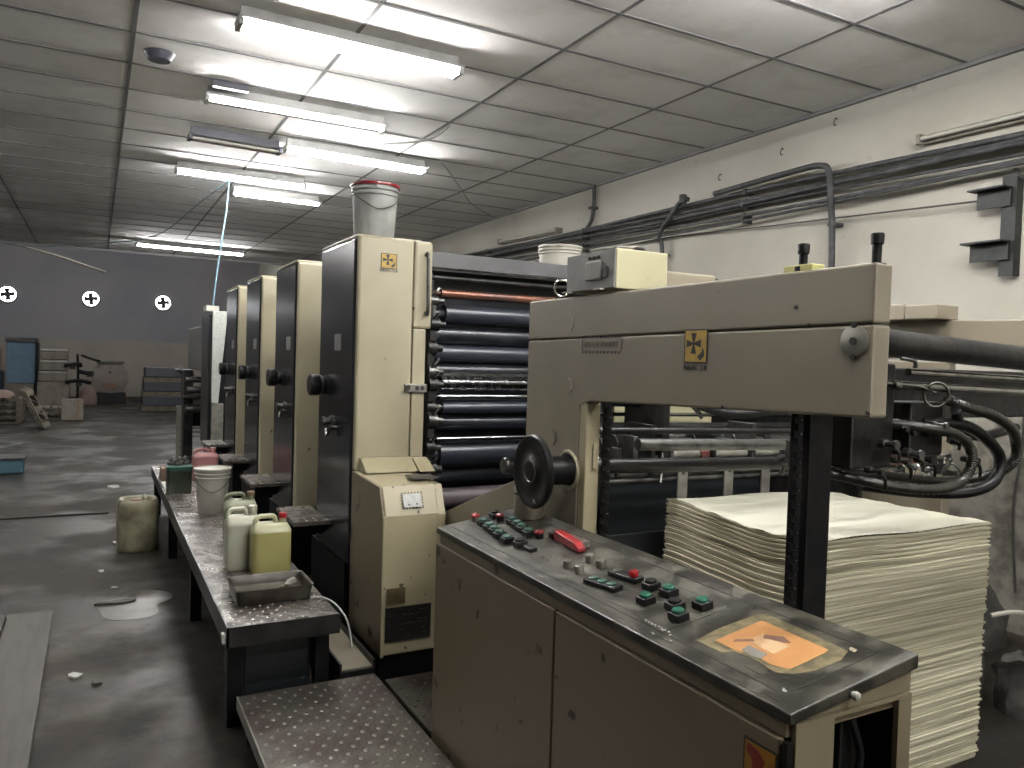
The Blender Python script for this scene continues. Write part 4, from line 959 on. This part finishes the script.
b.build('valve_fittings', M['mid_metal'], d)
rnd = random.Random(31)
for i in range(9):
    x = 1.90 + i * .055; z = 1.36 + rnd.uniform(-.09, .10); b = MB(); s = rnd.uniform(.009, .018)
    b.lathe((x, 1.43, z), (0, -1, 0), [(s, 0), (s, .02), (s * .6, .022), (s * .6, .045), (s * .9, .046), (s * .9, .055)], 8)
    b.tube([(x, 1.40, z), (x + .02, 1.385, z - .02), (x + .03, 1.39, z - .05)], .005, 6)
    b.build('pipe_fitting', M['mid_metal' if i % 2 else 'dark_metal'], d)
MB().torus((2.115, 1.375, 1.486), (.55, 1, .1), .035, .0045).build('chrome_ring', M['chrome'], d)
b = MB(); b.tube([(1.90, 1.38, 1.515), (1.97, 1.38, 1.512), (2.04, 1.38, 1.508), (2.115, 1.38, 1.49)], .006, 8); b.lathe((1.93, 1.38, 1.512), (1, 0, 0), [(.012, 0), (.014, .02), (.010, .03)], 12); b.build('valve_stem', M['chrome'], d)
b = MB(); b.tube([(1.93, 1.36, 1.585), (1.96, 1.34, 1.578), (1.965, 1.34, 1.56)], .006, 8); b.build('hook', M['chrome'], d)
def hose(name, pts, r, m='hose', lab=None):
    k = 14; nn = (len(pts) - 1) * k + 1
    b = MB(); b.tube(pts, [r * (1. if i % 2 else .86) for i in range(nn)] if m == 'hose' else r, 12, k)
    return b.build(name, M[m], d)
hose('ribbed_hose', [(2.235, 1.42, 1.47), (2.30, 1.40, 1.448), (2.40, 1.38, 1.425), (2.50, 1.38, 1.385), (2.575, 1.40, 1.33), (2.60, 1.42, 1.27), (2.55, 1.46, 1.225), (2.42, 1.53, 1.20), (2.2, 1.57, 1.22), (2.0, 1.6, 1.24)], .017)
hose('ribbed_hose', [(2.02, 1.50, 1.40), (2.12, 1.41, 1.388), (2.22, 1.38, 1.37), (2.30, 1.38, 1.325), (2.305, 1.38, 1.27), (2.25, 1.38, 1.225), (2.12, 1.38, 1.212), (1.98, 1.42, 1.225), (1.86, 1.52, 1.25)], .016)
hose('ribbed_hose', [(2.16, 1.45, 1.40), (2.30, 1.42, 1.395), (2.42, 1.42, 1.36), (2.52, 1.42, 1.29), (2.50, 1.42, 1.215), (2.40, 1.44, 1.18), (2.25, 1.50, 1.178), (2.05, 1.56, 1.20)], .018, 'blackp')
hose('air_hose', [(2.25, 1.40, 1.44), (2.35, 1.44, 1.38), (2.47, 1.46, 1.35), (2.6, 1.47, 1.36), (2.75, 1.5, 1.37)], .015, 'blackp')
b = MB(); b.box(2.33, 2.60, 1.75, 1.77, 1.22, 1.36); b.build('rusty_plate', M['rust'], d)
# gripper / suction assembly over the pile
rnd = random.Random(21)
bar = MB().cyl((1.85, 2.4, 1.235), (3.3, 2.4, 1.20), .024, n=16).build('gripper_bar', M['mid_metal'], d)
MB().cyl((1.60, 2.45, 1.29), (3.5, 2.45, 1.25), .013, n=16).build('gripper_bar', M['dark_metal'], d)
MB().cyl((1.60, 2.5, 1.145), (3.5, 2.5, 1.10), .03, n=16).build('gripper_bar', M['dark_metal'], d)
for i in range(26):
    x = 2.36 + i * .038; y = 2.0 + rnd.choice((0, .13, .25)); z = 1.20 - (x - 2.3) * .06 + rnd.uniform(-.06, .06)
    b = MB(); s = rnd.uniform(.014, .026)
    if i % 3 == 0:
        b.lathe((x - .015, y, z), (1, 0, 0), [(s * .4, 0), (s * 1.2, .002), (s * 1.2, .02), (s * .6, .024)], 14)
        b.box(x - .004, x + .012, y - .03, y + .03, z - .01, z + .05)
    elif i % 3 == 1:
        b.box(x - .012, x + .014, y - s, y + s, z - .04, z + .03); b.tube([(x, y - s, z), (x + .01, y - .07, z + .01), (x + .02, y - .10, z - .03)], .005, 6)
    else:
        b.tube([(x - .03, y - .02, z + .03), (x, y - .04, z + .04), (x + .03, y - .02, z + .0), (x + .03, y, z - .04)], .008, 8)
        b.lathe((x, y - .03, z + .02), (0, -1, 0), [(.012, 0), (.012, .02), (.006, .024)], 8)
    b.build('gripper', M[rnd.choice(['dark_metal', 'dark_metal', 'mid_metal', 'chrome_dirty'])], d)
# shafts, brackets and paper stops behind the pile
for (y, z, x0, x1, r, m) in ((3.0, 1.375, 1.62, 2.35, .030, 'roller_dark'), (3.1, 1.30, 1.62, 3.5, .010, 'chrome'), (3.0, 1.195, 1.60, 3.5, .018, 'chrome_dirty'), (2.95, 1.165, 2.15, 3.3, .030, 'mid_metal'),
                             (2.9, 1.105, 1.60, 2.38, .020, 'chrome_dirty'), (2.85, 1.05, 1.60, 3.4, .036, 'mid_metal'), (2.85, 1.125, 2.30, 3.4, .020, 'steel_bar'), (2.8, 1.02, 1.9, 3.4, .012, 'mid_metal'),
                             (3.05, 1.24, 1.62, 3.5, .024, 'dark_metal'), (3.2, 1.5, 1.62, 3.5, .04, 'dark_metal')):
    MB().cyl((max(x0, 1.98 + (y - 2.85) * .35), y, z), (x1, y, z - (x1 - x0) * .01), r, n=20).build('cross_shaft', M[m], d)
for x in (2.40, 2.685, 2.93):
    b = MB(); b.box(x - .028, x + .028, 2.765, 2.775, .80, 1.10); o = b.build('paper_stop', M['steel_bar'], d, .002)
    MB().lathe((x, 2.764, 1.05), (0, -1, 0), [(.009, 0), (.009, .002)], 12).build('slot', M['ink'], o)
for i, x in enumerate((2.06, 2.15, 2.25, 2.36, 2.62, 2.88, 3.1)):
    b = MB(); b.box(x - .012, x + .012, 2.80, 2.98, 1.04 + .02 * (i % 2), 1.17 + .05 * (i % 3)); b.lathe((x - .02, 2.96, 1.17), (1, 0, 0), [(.045, 0), (.045, .04)], 16)
    b.build('shaft_bracket', M['dark_metal'] if i % 2 == 0 else M['mid_metal'], d, .003)
b = MB(); b.box(2.30, 2.34, 2.80, 3.1, 1.05, 1.42); b.build('centre_bracket', M['dark_metal'], d, .004)
b = MB(); b.tube([(2.30, 2.80, 1.14), (2.285, 2.78, 1.08), (2.27, 2.77, 1.01)], .008, 6); b.build('pale_lever', M['chrome'], d)
b = MB(); b.box(2.56, 2.63, 2.82, 2.87, 1.09, 1.14); b.build('red_clamp', mat('faded_red', (.22, .07, .06), .5), d, .006)
hose('air_hose', [(2.32, 2.7, 1.41), (2.42, 2.65, 1.36), (2.56, 2.6, 1.335), (2.75, 2.55, 1.36), (2.85, 2.5, 1.42)], .022, 'blackp')
b = MB(); b.tube([(2.28, 2.75, 1.42), (2.34, 2.72, 1.40), (2.40, 2.70, 1.35), (2.44, 2.70, 1.31)], .010, 8); b.tube([(2.30, 2.72, 1.42), (2.36, 2.70, 1.38), (2.42, 2.68, 1.33)], .006, 8); b.build('fitting_hose', M['mid_metal'], d)
b = MB(); b.box(2.42, 3.1, 3.35, 3.37, 1.19, 1.32); b.box(2.42, 2.8, 3.35, 3.37, 1.40, 1.47); b.build('pale_inner_cover', M['pale_box'], d)
b = MB(); b.box(2.16, 2.42, 3.40, 3.42, .8, 1.55); b.box(2.42, 3.55, 3.40, 3.42, .5, 1.18); b.box(2.42, 3.55, 3.40, 3.42, 1.33, 1.395); b.build('inner_screen', M['dark_gap'], d)
b = MB(); b.tube([(2.62, 1.98, 1.42), (2.66, 1.98, 1.30), (2.69, 1.98, 1.17)], .010, 6); b.build('green_strut', M['bracket'], d)
b = MB(); b.tube([(1.66, 2.75, 1.05), (1.68, 2.74, .95), (1.72, 2.74, .90), (1.755, 2.74, .96), (1.74, 2.75, 1.06)], .004, 6); b.build('hanging_loop', M['wire'], d)

# grey electrical control box on the beam
t = thing('electric_box', 'grey-faced pale control box sitting on top of the beige beam', 'control box', (1.62, 2.25, 1.795))
MB().box(1.515, 1.73, 2.112, 2.41, 1.797, 1.93).build('cabinet', M['pale_box'], t, .004)
MB().box(1.508, 1.5148, 2.114, 2.408, 1.799, 1.928).build('grey_face', M['grey_panel'], t, .002)
g = MB().box(1.498, 1.5075, 2.185, 2.275, 1.83, 1.895).build('grey_cover', M['grey_panel'], t, .004)
MB().box(1.500, 1.5075, 2.15, 2.172, 1.835, 1.872).build('rocker_switch', M['ink'], t, .002)
for y in (2.205, 2.232, 2.259): MB().lathe((1.508, y, 1.909), (-1, 0, 0), [(.006, 0), (.006, .006), (.003, .008)], 12).build('indicator', M['ink'], t)
for y in (2.37, 2.17): MB().box(1.49, 1.508, y, y + .04, 1.795, 1.80).build('foot_clip', M['scuff'], t)
# coil of stuff on the box
t = thing('cable_coil', 'small dark coil lying on top of the grey-faced control box', 'coil', (1.66, 2.27, 1.931))
MB().torus((1.65, 2.25, 1.939), (0, 0, 1), .055, .008).build('loop', M['rust'], t)
MB().torus((1.665, 2.24, 1.951), (.05, 0, 1), .045, .006).build('loop', M['scuff'], t)
MB().torus((1.67, 2.22, 1.945), (0, .1, 1), .03, .008).build('loop', M['black'], t)

# ---------------------------------------------------------------- paper pile
px0, px1, py0, py1 = 2.19, 3.157, 1.80, 2.62
NZ = 110; zt = .955; zb = .008
nu, nv = 26, 22
per = []
for i in range(nu): per.append((i / nu, 0.))
for i in range(nv): per.append((1., i / nv))
for i in range(nu): per.append((1 - i / nu, 1.))
for i in range(nv): per.append((0., 1 - i / nv))
def dz(u, v, f):
    """wavy sag of the sheets (f: 0 bottom, 1 top)"""
    g = f ** 1.5
    return g * (.014 * math.sin(v * 6.2 + 2.2) * (1 - u) ** 2 + .003 * math.sin(v * 15) * (1 - u) ** 2 - .006 * (1 - v) * (1 - u) ** 2 + .004 * math.sin(u * 9 + 3 * v))
rnd = random.Random(4)
rings = []
layers = []
for k in range(NZ + 1):
    f = k / NZ
    drift = rnd.uniform(-.003, .003) if k % 3 else rnd.uniform(-.006, .006)
    for s in ((1, -1) if k < NZ else (1,)):
        layers.append((zb + (zt - zb) * (f + (0 if s == 1 else .78 / NZ)), f, drift if s == 1 else drift))
    if k < NZ and rnd.random() < .55:
        layers.append((zb + (zt - zb) * (f + .86 / NZ), f, drift - .005))
rings = []
for z, f, off in layers:
    r = []
    lean = .02 * (1 - f)
    for u, v in per:
        x = px0 + (px1 - px0) * u - lean * .9 + (-(off) if u == 0 else off if u == 1 else 0); y = py0 + (py1 - py0) * v + (-(off) if v == 0 else off if v == 1 else 0)
        r.append((x, y, z + dz(u, v, f)))
    rings.append(r)
b = MB(); b.loft(rings, False, False)
b.cur = 1
G = 30; vs = []
for j in range(G + 1):
    for i in range(G + 1):
        u = i / G; v = j / G
        vs.append((px0 + (px1 - px0) * u, py0 + (py1 - py0) * v, zt + .0015 + dz(u, v, 1) + .0022 * math.sin(v * 23 + 2.5 * math.sin(u * 3)) + .002 * math.sin(v * 41 + u * 4)))
b.add(vs, [(j * (G + 1) + i, j * (G + 1) + i + 1, (j + 1) * (G + 1) + i + 1, (j + 1) * (G + 1) + i) for j in range(G) for i in range(G)], True)
pile = b.build('paper_pile', [M['pile'], M['sheet_top']])
tag(pile, 'tall wavy-edged pile of cream paper sheets under the beam', 'paper pile')

# grimy junk against the wall, bottom right
t = thing('rag_heap', 'black grimy rag heap on the floor between the paper pile and the wall', 'rags', (4.1, 2.4, 0))
rnd = random.Random(8)
for k in range(9):
    cx, cy, r = 3.95 + rnd.uniform(-.35, .55), 2.45 + rnd.uniform(-.5, .5), rnd.uniform(.12, .24); hh = rnd.uniform(.12, .42)
    b = MB(); rg = []
    for j in range(7):
        a = j / 6; rr = r * math.cos(a * 1.35)
        ring = sup(cx + rnd.uniform(-.02, .02), cy + rnd.uniform(-.02, .02), .002 + hh * math.sin(a * PI / 2), rr, rr * .9, 2.2, 14)
        rg.append([(x + rnd.uniform(-.02, .02), y + rnd.uniform(-.02, .02), z) for x, y, z in ring])
    b.loft(rg).build('rag', M['rag'], t)
tag(MB().tube([(3.9, 2.2, .36), (4.0, 2.15, .38), (4.12, 2.12, .36)], .012, 6).build('pale_strip', M['scuff']), 'short pale strip lying on the black rag heap', 'strip')

# ---------------------------------------------------------------- background left
def pallet(cx, cy, z, w, dp, label, m='wood', tilt=None, name='pallet', group=None):
    t = thing(name, label, 'pallet', (cx, cy, z), group)
    b = MB()
    for i in range(3): b.box(cx - w / 2, cx + w / 2, cy - dp / 2 + i * (dp - .09) / 2, cy - dp / 2 + .09 + i * (dp - .09) / 2, z + .0, z + .02)
    for i in range(3):
        for j in range(3): b.box(cx - w / 2 + i * (w - .1) / 2, cx - w / 2 + .1 + i * (w - .1) / 2, cy - dp / 2 + j * (dp - .09) / 2, cy - dp / 2 + .09 + j * (dp - .09) / 2, z + .02, z + .10)
    b.build('bottom_frame', M[m], t)
    b = MB(); n = 6
    for i in range(n): b.box(cx - w / 2 + i * (w - .09) / (n - 1), cx - w / 2 + .09 + i * (w - .09) / (n - 1), cy - dp / 2, cy + dp / 2, z + .10, z + .12)
    b.build('top_boards', M[m], t)
    if tilt: t.rotation_euler = tilt
    return t
names = ['lowest', 'second from the floor', 'third from the floor', 'topmost']
p0 = pallet(-1.75, 18.4, .001, .95, .8, 'wooden pallet at the left edge, lowest of its stack', group='pallets stacked at the left edge')
for k in range(1, 4): dup(p0, (-1.75, 18.4 + .02 * k, .001 + .122 * k), 'wooden pallet at the left edge, %s in its stack' % names[k])
tag(MB().loft([sup(-1.72, 18.3, .495 + z, .30 * s, .25 * s, 3, 20) for z, s in ((0, 1), (.05, 1.03), (.11, .9), (.15, .5))]).build('sack', mat('pink_sack', (.34, .24, .20), .7)), 'pale pinkish sack on top of the left pallet stack', 'sack')
pallet(-1.0, 16.9, .02, .75, .62, 'pale wooden pallet leaning on its edge beside the stack', 'wood_pale', (0, 1.15, .25), 'leaning_pallet')
bpy.data.objects['leaning_pallet'].location = (-1.05, 16.9, .36)
p1 = pallet(-.60, 19.3, .001, .75, .7, 'low wooden pallet on the floor behind the leaning pallet', 'wood_pale', group='pallets lying behind the leaning one')
dup(p1, (-.70, 19.35, .123), 'second wooden pallet lying on the low pallet behind the leaning one')
t = thing('carton', 'pale strapped carton lying at the end of the low pallets', 'box', (-.42, 18.9, 0))
MB().box(-.62, -.22, 18.6, 18.9, .002, .44).build('box', M['wrap'], t, .01); b = MB(); b.box(-.34, -.30, 18.59, 18.91, .003, .45); b.build('strap', M['cardboard'], t)
t = thing('carton', 'grey carton behind the strapped carton, beneath the wrapped bundles', 'box', (-1.0, 23.5, 0))
MB().box(-1.32, -.60, 23.2, 23.9, .002, .62).build('box', M['wrap'], t, .01)
for k in range(3):
    z = .626 + k * .285
    t = thing('wrapped_bundle', 'plastic-wrapped paper bundle on the grey carton, %s of three' % ('lowest', 'middle', 'topmost')[k], 'bundle', (-1.0, 23.55, z), 'wrapped bundles in a stack')
    MB().box(-1.30 + .02 * k, -.66 + .01 * k, 23.2, 23.85, z, z + .20).build('paper_block', M['wrap'], t, .02)
    MB().box(-1.29 + .02 * k, -.65 + .01 * k, 23.19, 23.86, z + .201, z + .272).build('shiny_wrap', M['plastic_wrap'], t, .02)
t = thing('blue_cabinet', 'tall blue cabinet with a dark top by the far wall', 'cabinet', (-1.75, 24, 0))
MB().box(-2.03, -1.40, 23.8, 24.5, .55, 1.62).build('blue_door', M['blue'], t, .01)
MB().box(-2.06, -1.36, 23.75, 24.5, 1.621, 1.74).build('top', M['dark_metal'], t, .01)
MB().box(-1.98, -1.42, 23.83, 24.45, .003, .549).build('pale_base', M['wrap'], t, .01)
MB().box(-1.395, -1.34, 23.8, 24.5, .0, 1.62).build('side_post', M['black'], t)
t = thing('blue_drum', 'dark blue drum left of the tall blue cabinet', 'drum', (-2.3, 23.2, 0))
MB().lathe((-2.3, 23.2, .002), (0, 0, 1), [(.25, 0), (.28, .03), (.28, .85), (.24, .9)], 24).build('body', M['blue_dark'], t)
tag(MB().box(-2.6, -2.1, 23.0, 23.4, .905, 1.45).build('brown_carton', M['cardboard'], None, .01), 'orange-brown carton on the dark blue drum', 'box')
t = thing('hand_truck', 'dark spindly metal stand between the bundles and the pale reel', 'stand', (-.35, 23, 0))
b = MB(); b.tube([(-.42, 23, 0.02), (-.40, 23, .7), (-.42, 23, 1.35)], .03, 8); b.build('pole', M['black'], t)
for z, l, k in ((1.05, .28, -.1), (.86, .12, .3), (.62, .45, .05)):
    b = MB(); b.tube([(-.42 - l * .7 + k, 22.98, z), (-.38, 22.95, z + .05), (-.42 + l * .6 + k, 22.98, z - .02)], .05, 8); b.box(-.50 + k, -.36 + k, 22.92, 22.99, z - .09, z + .06); b.build('arm', M['black'], t)
t = thing('cable_reel', 'round pale reel with a dark top bar near the far wall', 'reel', (.35, 24, 0))
MB().lathe((.35, 24.2, .72), (0, -1, 0), [(.43, 0), (.46, .03), (.46, .08), (.43, .10), (.1, .11)], 36).build('disc', M['stone'], t)
MB().box(.02, .70, 24.05, 24.25, 1.10, 1.17).build('top_bar', M['dark_metal'], t, .01)
MB().box(.22, .50, 24.06, 24.085, .42, .56).build('red_label', M['rust'], t)
MB().box(-.05, .75, 24.1, 24.7, .002, .30).build('base', M['black'], t, .01)
MB().lathe((.35, 24.09, .86), (0, -1, 0), [(.04, 0), (.04, .03)], 14).build('hub', M['ink'], t)
tag(MB().tube([(-.35, 23.9, 1.32), (-.1, 23.9, 1.22), (.10, 24.0, 1.17)], .03, 8).build('long_bar', M['black']), 'dark bar leaning over the top left of the pale reel', 'bar')
tag(MB().loft([sup(-.18, 23.6, z, .22 * s, .2 * s, 2.4, 18) for z, s in ((.002, 1), (.2, 1.05), (.38, .8), (.5, .3))]).build('sack', mat('reddish_sack', (.24, .17, .15), .8)), 'small reddish sack left of the pale reel', 'sack')
for k in range(3):
    z = .12 + k * .36
    t = thing('wrapped_stack', 'dark blue wrapped stack beside the far machine, %s layer' % ('lowest', 'middle', 'top')[k], 'stack', (1.6, 21.5, z - .118), 'dark blue stacks near the far machine')
    MB().box(1.02 + .03 * k, 2.0 + .03 * k, 21.2, 22.0, z, z + .24).build('bundle', M['blue_dark'], t, .02)
    MB().box(1.0 + .03 * k, 2.02 + .03 * k, 21.2, 22.0, z - .118, z - .002).build('board', M['wood'], t)
t = thing('steel_trough', 'blue-green metal trough on the floor at the left edge', 'trough', (-1.05, 11.1, 0))
MB().box(-1.55, -.755, 10.95, 11.25, .002, .17).build('body', M['teal'], t, .02); MB().box(-1.57, -.735, 10.93, 11.27, .171, .19).build('rim', M['bracket'], t)

# floor bits
t = thing('floor_plate', 'long scuffed floor boards at the bottom left of the picture', 'floor board', (-.5, 4, 0))
for x0, x1 in ((-.42, -.20), (-.66, -.43), (-.92, -.67)): MB().box(x0, x1, 1.2, 5.15, .001, .022).build('board', mat('grey_board', (.05, .043, .032), .6, 0, (.025, .022, .016), 6, stretch=(4, .5, 1)), t, .004)
tag(MB().box(-5.5, .12, 8.1, 8.14, .0, .012).build('floor_strip', M['black']), 'thin dark strip across the floor left of the stained drum', 'strip')
def blob(cx, cy, rx, ry, z, m, name, label, cat, seed):
    r = random.Random(seed); n = 22
    n = 40; ph = [r.uniform(0, 6) for _ in range(4)]
    R_ = [.8 + .14 * math.sin(2 * 2 * PI * i / n + ph[0]) + .1 * math.sin(3 * 2 * PI * i / n + ph[1]) + .06 * math.sin(5 * 2 * PI * i / n + ph[2]) for i in range(n)]
    pts = [(cx + rx * math.cos(2 * PI * i / n) * R_[i], cy + ry * math.sin(2 * PI * i / n) * R_[i]) for i in range(n)]
    return tag(MB().prism(pts, 'z', .0005, z).build(name, m), label, cat)
wet = mat('wet_film', (.045, .039, .03), .3, 0, (.065, .054, .04), 6, rough2=.45, spec=.4)
blob(.22, 5.15, .26, .32, .002, wet, 'puddle', 'glossy wet puddle on the floor left of the walkway', 'puddle', 2)
blob(.13, 5.22, .16, .03, .012, M['rag'], 'grimy_strip', 'dark grimy strip lying in the puddle', 'strip', 6)
for i, (x, y, s, m, lb) in enumerate(((-.07, 4.12, .045, 'paper', 'small white paper scrap beside the floor boards'), (.05, 6.0, .04, 'paper', 'white paper scrap on the floor just in front of the drum'),
                                   (.12, 5.55, .03, 'wrap', 'pale crumb of paper between the drum and the puddle'), (.02, 4.0, .05, 'rag', 'dark scrap on the floor right of the white paper scrap'),
                                   (.20, 9.6, .11, 'paper', 'crumpled white sheet on the floor left of the far walkway end'), (-1.05, 14.3, .08, 'paper', 'tiny white scrap on the floor near the pallets'),
                                   (.16, 6.85, .05, 'paper', 'white scrap tucked behind the left of the drum'))):
    s *= .7; r = random.Random(i); pts = [(x + s * math.cos(a) * r.uniform(.5, 1.1), y + s * 1.3 * math.sin(a) * r.uniform(.5, 1.1)) for a in [2 * PI * k / 7 for k in range(7)]]
    n = len(pts); b = MB(); b.add([(a, c_, .001) for a, c_ in pts] + [(a, c_, .006 + r.uniform(0, s * .2)) for a, c_ in pts], [tuple(range(n))[::-1], tuple(range(n, 2 * n))] + [(k, (k + 1) % n, n + (k + 1) % n, n + k) for k in range(n)])
    tag(b.build('paper_scrap' if m != 'rag' else 'dirt_scrap', M[m]), lb, 'scrap')

# ---------------------------------------------------------------- world, camera, view
w = bpy.data.worlds.new('World'); bpy.context.scene.world = w; w.use_nodes = True
w.node_tree.nodes['Background'].inputs[0].default_value = (.6, .68, .8, 1); w.node_tree.nodes['Background'].inputs[1].default_value = .05
cd = bpy.data.cameras.new('camera'); cam = bpy.data.objects.new('camera', cd); C.objects.link(cam)
cd.sensor_width = 36; cd.lens = 775 * 36 / 1024; cd.clip_start = .05; cd.clip_end = 100
R = [[0.8808053, 0.0114483, 0.4733401], [-0.472529, -0.0420278, 0.8803124], [0.0299715, -0.9990508, -0.0316087]]
mw = Matrix.Identity(4)
for i in range(3): mw[i][0] = R[i][0]; mw[i][1] = -R[i][1]; mw[i][2] = -R[i][2]
mw[0][3], mw[1][3], mw[2][3] = 0, 0, 1.55
cam.matrix_world = mw
sc = bpy.context.scene; sc.camera = cam
sc.view_settings.view_transform = 'Standard'; sc.view_settings.look = 'None'; sc.view_settings.gamma = 1; sc.view_settings.use_curve_mapping = False
sc.view_settings.exposure = 1.64
